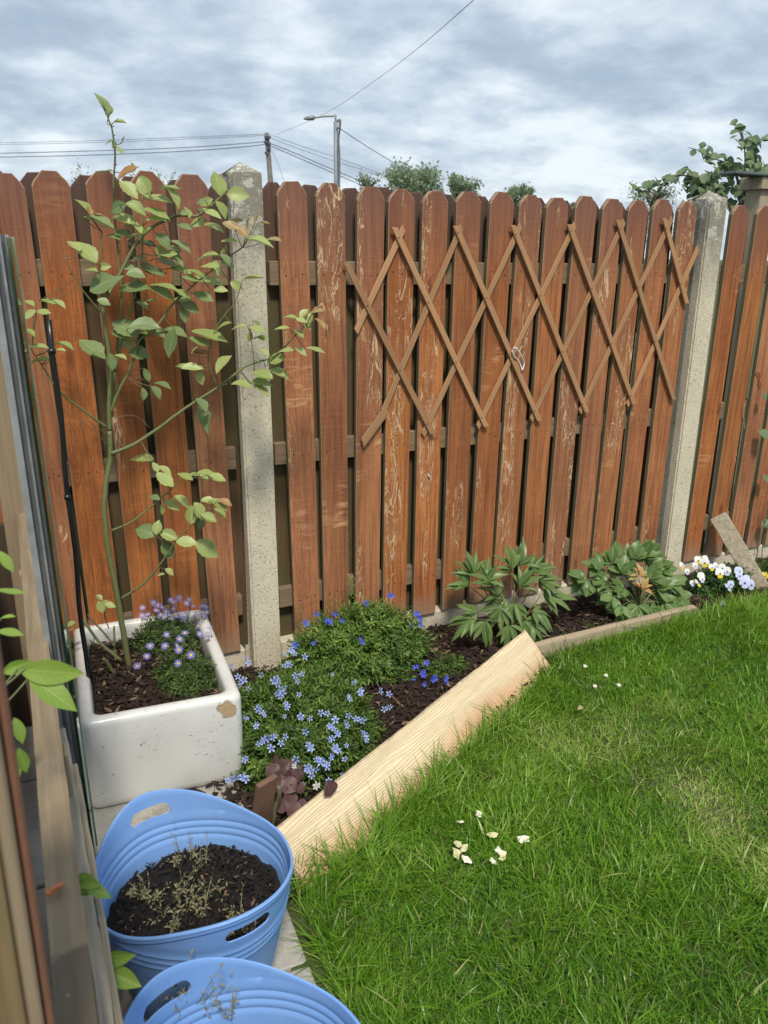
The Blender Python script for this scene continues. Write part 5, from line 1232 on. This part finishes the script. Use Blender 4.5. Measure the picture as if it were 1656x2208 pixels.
for x, y, m_, s in [(1325, 237, VIW, 17), (1358, 248, VIW, 18), (1360, 230, VWL, 14), (1340, 312, VWL, 16), (1325, 345, VIW, 18), (1428, 298, VIW, 19), (1390, 270, VIW, 14), (1312, 262, VWL, 13), (1440, 272, VWL, 16), (1463, 288, VWL, 17), (1300, 345, VWL, 12), (1250, 262, VIW, 14), (1468, 365, VIL, 18), (1518, 290, VIL, 19), (1520, 310, VIL, 16), (1545, 342, VIL, 22), (1575, 352, VIL, 20), (1555, 325, VIL, 16), (1445, 445, VIL, 14), (1345, 325, VWL, 14), (1480, 350, VIL, 14), (1275, 290, VWL, 12), (1410, 262, VWL, 13)]:
    px, py = Z6(x, y); p = hit_mound(px, py, (2.03, -.19, 0), (.23, .12, .16), 1.0, .03); p = p if p.y < -.05 else atY(px, py, -.08)
    n = (-FWD*.8+Vector((rnd.gauss(0, .25), rnd.gauss(0, .2), .2))).normalized(); r_ = (RGT-n*RGT.dot(n))
    z = (p-CAM).dot(FWD); link('flower', m_, vio, basis(p, r_, n) @ Matrix.Scale(s/2/FPX*z*1.15, 4))
yb = Vector((2.36, -.17, 0)); yv = empty('yellow_viola', yb, 'small yellow viola at the right edge behind the leaning board', 'viola plant')
P, D, L = mound((2.38, -.16, 0), (.09, .07, .08), 80, 61, lens=(.03, .05)); link('foliage', sprigs('foliage', P, D, L, 9, .024, .4, PANSYL, seed=62), yv, kind='stuff')
for px, py, s in [(1649, 1242, 17), (1655, 1258, 12)]:
    p = atY(px, py, -.2); n = (-FWD*.9+Vector((0, 0, .2))).normalized(); z = (p-CAM).dot(FWD); link('flower', VIY, yv, basis(p, RGT-n*RGT.dot(n), n) @ Matrix.Scale(s/2/FPX*z*1.1, 4))
# thin climber stems on the right fence edge
rc = empty('fence_climber', Vector((2.40, -.06, 0)), 'thin climbing stem with a few round leaves at the right edge of the fence', 'climber')
mb = MB().tube(cordpts([(1628, 1250), (1632, 1200), (1640, 1150), (1652, 1120), (1660, 1080)], -.05), .0028, 6).tube(cordpts([(1645, 1250), (1643, 1190), (1650, 1150)], -.04), .002, 6)
link('stem', mb.mesh('stem', STEM, True), rc)
CL = shapes('climber_leaf', CLIMB, 5, wr=.85, peak=.5, fold=.15, bend=.3, nu=7)
for x, y, a, l in [(1648, 938, 150, 30), (1652, 1032, 120, 22), (1654, 1130, 200, 24), (1650, 855, 100, 18), (1652, 1215, 160, 20)]: img_leaf(rc, CL, x, y, atY(x, y, -.05), a, l, .7, .85)

# ------------------------------------------------------------------ climber and gate behind the fence, top right
cb = atY(1600, 500, .55); cb.z = 0
cl = empty('garden_climber', cb, 'round-leaved climber rising over the fence at the top right against the sky', 'climber')
mb = MB(); CP = []
for pxs, r0 in [([(1600, 520), (1570, 440), (1530, 395), (1470, 378), (1430, 395), (1378, 415)], .006), ([(1600, 480), (1590, 390), (1565, 352), (1530, 340), (1502, 322)], .005), ([(1610, 480), (1606, 400), (1606, 330), (1600, 300), (1592, 275)], .0045), ([(1615, 480), (1622, 380), (1630, 320), (1662, 290)], .004), ([(1590, 500), (1560, 430), (1520, 415), (1490, 405)], .004), ([(1600, 500), (1640, 420), (1670, 380)], .005)]:
    Q = catmull([atY(x, y, .55+.08*math.sin(x)) for x, y in pxs], 5); mb.tube(Q, [r0*(1-.7*k/len(Q)) for k in range(len(Q))], 6); CP += Q
mb.tube([cb, atY(1600, 700, .5), atY(1600, 500, .55)], .010, 7)
link('stem', mb.mesh('stem', BARKT, True), cl)
for q in CP:
    x, y, z = proj(q)
    if y > 450: continue
    for _ in range(2 if y < 345 else 3):
        img_leaf(cl, CL, x+rnd.uniform(-16, 16), y+rnd.uniform(-13, 13), q+FWD*rnd.uniform(-.05, .08), rnd.uniform(0, 360), rnd.uniform(15, 26), rnd.uniform(.35, .85), .85)
for _ in range(170):
    x = rnd.uniform(1488, 1665); y = rnd.uniform(352, 450) if x > 1545 else rnd.uniform(372, 425)
    img_leaf(cl, CL, x, y, atY(x, y, .50+rnd.uniform(0, .3)), rnd.uniform(0, 360), rnd.uniform(16, 27), rnd.uniform(.4, .85), .85)
q0 = atY(1632, 372, .30); q1 = atY(1660, 372, .30)
gt = empty('gate_post', Vector((q0.x, .3, 0)), 'grey timber post with dark flat capping rising behind the fence at the right edge', 'post')
zt_ = q0.z
link('post_shaft', bev(MB().box((q0.x+.01, .27, 0), (q0.x+.10, .36, zt_-.02)).mesh('post_shaft', OLDWOOD), .003), gt)
link('post_collar', bev(MB().box((q0.x-.012, .25, zt_-.075), (q0.x+.13, .38, zt_-.02)).mesh('post_collar', OLDWOOD), .003), gt)
qa = atY(1590, 356, .24)
link('capping', bev(MB().box((qa.x, .24, zt_-.0195), (q0.x+.24, .34, zt_-.0195+.013)).mesh('capping', simple('dark_capping_slate', (.10, .13, .14), .6)), .003), gt)

# ------------------------------------------------------------------ poles, street lamp, wires, far trees
pd = 36.0
def far(x, y, D): return CAM+ray(x, y)*D
pt = far(575, 288, pd); pbm = far(584, 400, pd)
pole = empty('telegraph_pole', (pt.x, pt.y, -.03), 'wooden telegraph pole carrying cables behind the left concrete post', 'utility pole')
dirp = (pbm-pt); dn = dirp*((pt.z+.03)/-dirp.z)
link('shaft', MB().tube([pt+dn, pt], [.16, .105], 10).mesh('shaft', POLE, True), pole)
mb = MB()
for k, (dx, y) in enumerate([(-3, 296), (3, 296), (-3, 306), (3, 310), (3, 320), (-2, 330)]): c = far(577+dx, y, pd-.15); mb.box(c-Vector((.07, .07, .05)), c+Vector((.07, .07, .05)))
link('brackets', mb.mesh('brackets', CABLE), pole, kind='stuff')
ld = 27.0
lt = far(722, 250, ld); lamp = empty('street_lamp', (lt.x, lt.y, -.03), 'grey street lamp with a long horizontal arm above the fence', 'street lamp')
l1 = far(724, 262, ld); lb_ = Vector((l1.x+.02, l1.y, -.03))
link('column', MB().tube([lb_, Vector((l1.x, l1.y, l1.z))], [.095, .075], 12).mesh('column', STEEL, True), lamp)
mb = MB(); mb.tube([far(724, 264, ld), far(723.5, 249, ld), far(722, 247, ld)], .035, 8).tube(catmull([far(724, 250, ld), far(700, 251, ld), far(677, 254, ld)], 4), .030, 8); link('arm', mb.mesh('arm', STEEL, True), lamp)
mb = MB(); a = far(679, 253.5, ld); b_ = far(654, 256, ld)
mb.tube([a, a.lerp(b_, .15), a.lerp(b_, .5), a.lerp(b_, .85), b_], [.04, .085, .075, .045, .01], 10); link('lantern', mb.mesh('lantern', STEEL, True), lamp)
mb = MB(); mb.tube(catmull([far(731, 258, ld-.2), far(733, 275, ld-.2), far(730, 300, ld-.1), far(732, 340, ld-.1), far(731, 420, ld-.1)], 4), .035, 6)
mb.tube(catmull([far(727, 262, ld-.2), far(733, 258, ld-.2), far(734, 268, ld-.2), far(730, 278, ld-.2)], 4), .03, 6); link('cable_bundle', mb.mesh('cable_bundle', CABLE, True), lamp)
def wire(px, D0, D1, r, label):
    n = len(px); Q = catmull([far(x, y, D0+(D1-D0)*k/(n-1)) for k, (x, y) in enumerate(px)], 6)
    tag(link('overhead_wire', MB().tube(Q, r*.62, 5).mesh('overhead_wire', CABLE, True)), label, 'wire', 'overhead wires')
wire([(-60, 309), (180, 304), (400, 296), (575, 289)], 40, pd, .015, 'topmost thin wire from the left edge to the telegraph pole')
wire([(-60, 313), (180, 308), (400, 300), (572, 292)], 40, pd, .015, 'second thin wire from the left edge to the telegraph pole')
wire([(-60, 332), (180, 326), (400, 318), (555, 307), (567, 306), (573, 312)], 40, pd, .028, 'upper thick cable from the left edge to the telegraph pole')
wire([(-60, 340), (180, 335), (400, 326), (560, 313), (570, 304)], 40, pd, .028, 'lowest thick cable from the left edge to the telegraph pole')
wire([(580, 289), (650, 315), (740, 345), (850, 385)], pd, 44, .015, 'upper thin wire sagging from the telegraph pole to the trees')
wire([(580, 296), (650, 323), (740, 353), (840, 383)], pd, 44, .015, 'lower thin wire sagging from the telegraph pole to the trees')
wire([(580, 308), (640, 332), (700, 358), (785, 394)], pd, 42, .028, 'upper thick cable falling from the telegraph pole past the lamp')
wire([(580, 313), (640, 339), (700, 365), (785, 402)], pd, 42, .028, 'lower thick cable falling from the telegraph pole past the lamp')
wire([(583, 320), (598, 350), (616, 400)], pd, pd, .012, 'thin stay wire running down steeply from the telegraph pole')
wire([(594, 291), (700, 245), (800, 180), (900, 105), (1030, -8)], pd, 12, .010, 'single wire rising diagonally across the sky above the lamp')
wire([(731, 276), (790, 315), (850, 352), (900, 385)], ld, 40, .022, 'dark cable from the street lamp down to the far trees')

def tree(x, y, D, wpx, hpx, label, n, seed, mat=TREEF, leaf=.16, cat='tree', name='tree', group=None):
    r = np.random.default_rng(seed); c = far(x, y, D); sx = wpx/2/FPX*D; sz = hpx/2/FPX*D
    root = empty(name, (c.x, c.y, -.03), label, cat, group)
    mb = MB(); mb.tube(catmull([Vector((c.x, c.y, -.03)), Vector((c.x+.1, c.y, c.z*.45)), c+Vector((0, 0, -sz*.4))], 4), [.16-.012*k for k in range(9)], 8)
    tips = []
    for k in range(9):
        a = r.uniform(0, 6.28); e = r.uniform(.2, 1); tp = c+Vector((math.cos(a)*sx*r.uniform(.4, .95), math.sin(a)*sx*r.uniform(.4, .9), sz*e*r.uniform(.5, 1))); tips.append(tp)
        s0 = c+Vector((0, 0, -sz*r.uniform(.3, .9))); mb.tube(catmull([s0, (s0+tp)/2+Vector((0, 0, .1)), tp], 3), [.05, .042, .035, .03, .022, .015, .008], 6)
    link('trunk', mb.mesh('trunk', BARKT, True), root)
    cl_ = np.array([[*t_] for t_ in tips]+[[c.x+r.uniform(-.75, .75)*sx, c.y+r.uniform(-.7, .7)*sx, c.z+r.uniform(-.9, .6)*sz] for _ in range(16)]+[[c.x+r.uniform(-1.1, 1.1)*sx, c.y+r.uniform(-.7, .7)*sx, max(.3, c.z-r.uniform(.8, 3.4)*sz)] for _ in range(20)])
    n = int(n*1.7)
    k = r.integers(0, len(cl_), n); P = cl_[k]+r.normal(0, 1, (n, 3))*np.array([sx*.17, sx*.17, sz*.2])
    d_ = r.normal(0, 1, (n, 3)); d_ /= np.linalg.norm(d_, axis=1)[:, None]; s = np.cross(d_, r.normal(0, 1, (n, 3))); s /= np.linalg.norm(s, axis=1)[:, None]
    L = leaf*r.uniform(.5, 1.1, n)[:, None]
    V = np.stack([P, P+d_*L*.5+s*L*.28, P+d_*L, P+d_*L*.5-s*L*.28], 1).reshape(-1, 3); F = np.arange(n*4).reshape(-1, 4)
    tn = np.clip(r.uniform(0, .8, len(cl_))[k]+r.normal(0, .15, n), 0, 1)
    link('crown', npmesh('crown', V, F, mat, np.repeat(tn, 4)), root, kind='stuff')
tree(888, 403, 30, 116, 96, 'broad green tree beyond the fence to the right of the street lamp', 4200, 1)
tree(1003, 410, 34, 74, 56, 'rounded green tree beyond the fence above the left part of the trellis', 2600, 2)
tree(1122, 424, 38, 56, 42, 'small distant green tree peeping over the middle of the fence', 1800, 3)
tree(795, 405, 24, 46, 64, 'thin pale green bush beyond the fence just right of the lamp', 500, 4, PALEF, .10, 'bush', 'bush')
tree(1410, 428, 16, 110, 60, 'pale wispy shrub beyond the fence below the climber', 1100, 5, PALEF, .055, 'shrub', 'shrub')
tree(1245, 448, 20, 60, 36, 'low pale shrub barely showing over the fence right of centre', 400, 10, PALEF, .06, 'shrub', 'shrub')
for i, (x, y, lb2) in enumerate([(170, 366, 'sparse twig top above the fence left of the rose'), (305, 362, 'sparse twig top above the fence behind the rose'), (366, 372, 'leafy twig top above the fence between rose and post')]):
    c = atY(x, y, 3.0); P = np.array([[c.x+rnd.uniform(-.06, .06), c.y, c.z-.16] for _ in range(7)]); D = np.stack([rng.normal(0, .25, 7), rng.normal(0, .2, 7), np.ones(7)], 1)
    root = empty('hedge_top', (c.x, c.y, -.03), lb2, 'hedge')
    link('foliage', sprigs('foliage', P, D, rng.uniform(.12, .2, 7), 10, .035, .4, TREEF, seed=70+i, tint0=.1), root, kind='stuff')
    link('stem', MB().tube([(c.x, c.y, -.03), (c.x, c.y, c.z-.1)], .008, 6).mesh('stem', BARKT, True), root)

# ------------------------------------------------------------------ foreground leaves on the left
FL = shapes('foreground_leaf', FORE_L, 4, wr=.42, peak=.5, fold=.22, bend=.35, nu=10, wave=.01)
fg = empty('foreground_shrub', Vector((-1.0, -1.75, 0)), 'fresh green shrub with long glossy leaves growing through the left timber frame', 'shrub')
mb = MB()
for x, y, a, l, s, D in [(104, 1450, -8, 128, .42, 1.0), (112, 1492, -30, 118, .32, 1.0), (38, 1438, 200, 66, .42, 1.0), (12, 1208, -50, 55, .3, 1.0), (22, 1277, -10, 62, .15, 1.0), (20, 1362, 0, 55, .25, 1.0), (18, 1332, 5, 30, .2, 1.0), (42, 1575, -70, 60, .3, 1.15), (50, 1640, -75, 60, .35, 1.2),
    (178, 1890, 10, 36, .4, 1.05), (190, 1905, -5, 60, .33, 1.05), (205, 1918, -15, 70, .22, 1.05), (183, 1925, 0, 40, .3, 1.05), (250, 2062, 5, 80, .42, 1.1), (262, 2108, -20, 90, .35, 1.1), (195, 2050, 100, 36, .4, 1.1), (200, 2130, -70, 40, .4, 1.1), (30, 1650, -80, 70, .35, 1.2)]:
    P = atD(x, y, D); o, base = img_leaf(fg, FL, x, y, P, a, l, s, .42)
    tgt = Vector((-.93-rnd.uniform(0, .02), base.y-.03, base.z-.03)) if x < 170 else Vector((-.86, base.y-.01, base.z-.02))
    mb.tube(catmull([tgt, (tgt+base)/2+Vector((0, 0, -.004)), base], 3), .0011, 5)
mb.tube(catmull([Vector((-.94, -1.75, -.02)), Vector((-.95, -1.70, .5)), Vector((-.93, -1.68, .9)), Vector((-.95, -1.66, 1.15))], 5), .005, 6)
link('stems', mb.mesh('stems', STEM, True), fg)

# dried seedlings in the tubs
def dried(T, spots, label, seed, hgt=.06):
    r = np.random.default_rng(seed); root = empty('dried_seedlings', Vector((T.x, T.y, T.z+.18)), label, 'seedlings')
    for i, (x, y, h) in enumerate(spots):
        b0 = atZ(x, y, T.z+.20); n = 4; h *= 1.9; P = np.tile(np.array(b0), (n, 1))+r.normal(0, .003, (n, 3)); D = np.stack([r.normal(0, .35, n), r.normal(0, .35, n), np.ones(n)], 1)
        link('seedling', sprigs('dried', P, D, h*r.uniform(.5, 1.1, n), 11, .012, .32, DRYPL, seed=seed+i, tint0=.1*(i % 4)), root)
    return root
Z4 = lambda s: [(x*.4469, 1660+y*.4469, h) for x, y, h in s]
dried(T1, Z4([(860, 470, .055), (930, 440, .05), (880, 600, .06), (850, 640, .045), (990, 480, .04), (650, 610, .035), (700, 640, .03), (800, 720, .04), (840, 790, .035), (980, 720, .045), (1110, 780, .035), (1160, 770, .055), (940, 700, .04), (890, 700, .04), (760, 640, .03), (1000, 640, .03), (1230, 790, .03)]), 'sparse dried grey-green seedlings standing in the compost of the first blue tub', 201)
dried(T2, Z4([(925, 1200, .09), (870, 1190, .06), (930, 1100, .06), (1000, 1210, .05), (1110, 1215, .045), (800, 1215, .05)]), 'thin dried plant with tiny pale flowers in the nearest blue tub', 230)

# ------------------------------------------------------------------ lawn debris
def chunk(x, y, size, mat, seed, label, group, name='bread_scrap', z=.03):
    r = random.Random(seed); bm = bmesh.new(); bmesh.ops.create_icosphere(bm, subdivisions=2, radius=1)
    for v in bm.verts:
        k = 1+.9*mnoise.noise(v.co*1.5+Vector((seed*3.1, 0, 0)))+.35*mnoise.noise(v.co*4+Vector((seed, 0, 0))); v.co = Vector((v.co.x*k*1.3, v.co.y*k*.8, v.co.z*k*.3+.25*mnoise.noise(v.co*2)))*size*1.25
    me = bpy.data.meshes.new(name); bm.to_mesh(me); bm.free(); me.materials.append(mat)
    q = atZ(x, y, z); o = link(name, me, M=Matrix.Translation(q) @ Matrix.Rotation(r.uniform(0, 6), 4, 'Z') @ Matrix.Rotation(r.uniform(-.5, .5), 4, 'X')); return tag(o, label, 'bread scrap', group)
G = 'bread scraps scattered on the lawn'
for i, (x, y, s, m_, lb3) in enumerate([(1033, 1754, .0085, BREAD, 'small white bread scrap farthest back in the grass'), (1129, 1808, .0095, BREAD, 'bright white bread scrap lying apart on the right of the others'), (1005, 1852, .0095, BREAD, 'white bread scrap at the front of the cream heap'), (985, 1838, .010, CREAMB, 'largest cream bread scrap, at the left of the small heap'), (1000, 1828, .009, CREAMB, 'cream bread scrap at the right of the small heap'), (988, 1820, .008, CREAMB, 'cream bread scrap at the back of the small heap'), (1078, 1836, .009, BREAD, 'pale bread scrap just right of the cream heap'), (1064, 1858, .0075, BREAD, 'narrow pale bread scrap in front of its neighbour'), (1062, 1800, .0075, CREAMB, 'cream bread scrap behind the heap'), (1083, 1850, .007, CREAMB, 'small cream scrap against the pale one'), (994, 1772, .005, BREAD, 'tiny pale crumb left of the farthest scrap')]):
    chunk(x, y, s, m_, i+1, lb3, G)
DW = daisy_mesh(P_WHITE, 16, .22); DWL = [DW]
for k, (x, y, lb4) in enumerate([(1262, 1436, 'white lawn daisy nearest the end of the pine board'), (1283, 1479, 'white lawn daisy closest to the viewer of the group of four'), (1307, 1456, 'white lawn daisy in the middle of the loose group of four'), (1335, 1477, 'white lawn daisy at the right end of the group of four')]):
    p = atZ(x, y, .045); root = empty('lawn_daisy', Vector((p.x, p.y, 0)), lb4, 'daisy', 'lawn daisies')
    put_daisy(root, p, .0085, Vector((-.15, -.3, 1)).normalized(), DWL, DSC)
    st2 = MB().tube([(p.x+.004, p.y+.003, 0), tuple(p)], .0008, 5); link('stem', st2.mesh('stem', STEM, True), root)
DL = leaf_mesh('dry_leaf', DRY, wr=.5, bend=.5, fold=.4)
q = atZ(1246, 1530, .04); o = link('dry_leaf', DL, M=basis(q, (1, .3, .1), (.2, -.4, .8)) @ Matrix.Scale(.032, 4)); tag(o, 'single dry tan leaf lying on the lawn', 'leaf')

# ------------------------------------------------------------------ grass
def grass():
    n = 300000; r = np.random.default_rng(99)
    X = r.uniform(-.62, 3.5, n); Y = -2.75+(2.75-.3)*r.random(n)
    ey = np.where(X < -.33, -1.05, np.where(X < .9, -1.124+(X+.331)*(.659/1.221)-.004, -.372))
    ll = np.where(Y < -.98, -.360+(Y+.98)*.085, -.360)
    keep = (Y < ey) & (X > ll+.004)
    # only where a camera near the photograph's could see
    d = np.stack([X, Y, np.zeros(n)], 1)-np.array(CAM); zf = d@np.array(FWD); px = IW/2+FPX*(d@np.array(RGT))/zf; py = IH/2-FPX*(d@np.array(UPV))/zf
    keep &= (zf > .2) & (px > -300) & (px < 1656+420) & (py < 2208+420)
    X, Y = X[keep], Y[keep]; n = len(X)
    def nz(sc, off): return np.array([mnoise.noise(Vector((x*sc+off, y*sc, off))) for x, y in zip(X, Y)])
    big = nz(1.7, 3.1); med = nz(6, 9.2)
    # worn, yellowed patch
    def patch(px_, py_, rx, ry): q = atZ(px_, py_, 0); return np.exp(-(((X-q.x)/rx)**2+((Y-q.y)/ry)**2))
    worn = .75*patch(1480, 1690, .14, .09)+.8*patch(1560, 1760, .16, .08)+.45*patch(1330, 1600, .30, .12)+.35*patch(1240, 1580, .2, .08)+.4*patch(1640, 1850, .1, .12)
    worn = np.clip(worn+.35*med*(worn > .08), 0, 1)
    bd = np.exp(-((ey[keep]-Y)/.045)**2)*(X < .85)
    tall = np.exp(-((ey[keep]-Y)/.10)**2)*.8+bd*1.5*np.clip(1.15-(X+.3)*.75, .45, 1.2)+np.exp(-((X-ll[keep])/.08)**2)*.6+.8*np.exp(-(((X-1.95)/.5)**2+((Y+.5)/.14)**2))
    H = (.034+.020*big+.014*med)*r.uniform(.55, 1.35, n)*(1-.62*worn)+tall*.028*r.uniform(.2, 1.5, n)
    lg = r.random(n) < .05; H[lg] *= 1.7
    H = np.clip(H, .008, .125); Wd = r.uniform(.0015, .0038, n)*(1+.5*lg)
    # blades lean in clumps
    la = 3*np.array([mnoise.noise(Vector((x*5, y*5, 20))) for x, y in zip(X, Y)])*2+r.normal(0, 1.6, n)
    lean = np.abs(r.normal(.55, .42, n))+.35*np.abs(med); dx = np.cos(la); dy = np.sin(la)
    D = np.stack([dx*lean, dy*lean, np.ones(n)], 1); D /= np.linalg.norm(D, axis=1)[:, None]
    C = np.stack([dx, dy, np.full(n, -.35)], 1)*(r.uniform(.2, 1.5, n)*np.minimum(lean, 1.2))[:, None]
    fa = la+np.pi/2+r.normal(0, .7, n); S = np.stack([np.cos(fa), np.sin(fa), np.zeros(n)], 1)
    B = np.stack([X, Y, np.full(n, -.004)], 1)
    def at(u): return B+D*(H*u)[:, None]+C*(H*u*u)[:, None]*.8
    w = Wd[:, None]
    V = np.stack([B-S*w*.35, B+S*w*.35, at(.45)-S*w*.5, at(.45)+S*w*.5, at(.8)-S*w*.32, at(.8)+S*w*.32, at(1.08)], 1)
    V[:, :, 2] = np.maximum(V[:, :, 2], -.006)
    f = np.array([[0, 1, 3], [0, 3, 2], [2, 3, 5], [2, 5, 4], [4, 5, 6]])
    F = (np.arange(n)[:, None, None]*7+f[None]).reshape(-1, 3)
    far_ = np.clip((Y+1.5)*.16, -.05, .14)
    tn = np.clip(.30+far_+.30*big+.26*med+r.normal(0, .2, n)+.35*worn, 0, 1)
    dr = np.clip((r.random(n) < (.04+.5*worn))*r.uniform(.3, 1, n)+.12*worn, 0, 1)
    me = npmesh('grass', V.reshape(-1, 3), F, GRASS, np.repeat(tn, 7), False, np.repeat(dr, 7))
    o = link('grass', me); tag(o, 'thick green lawn grass with a worn yellow patch', 'grass', kind='stuff')
grass()
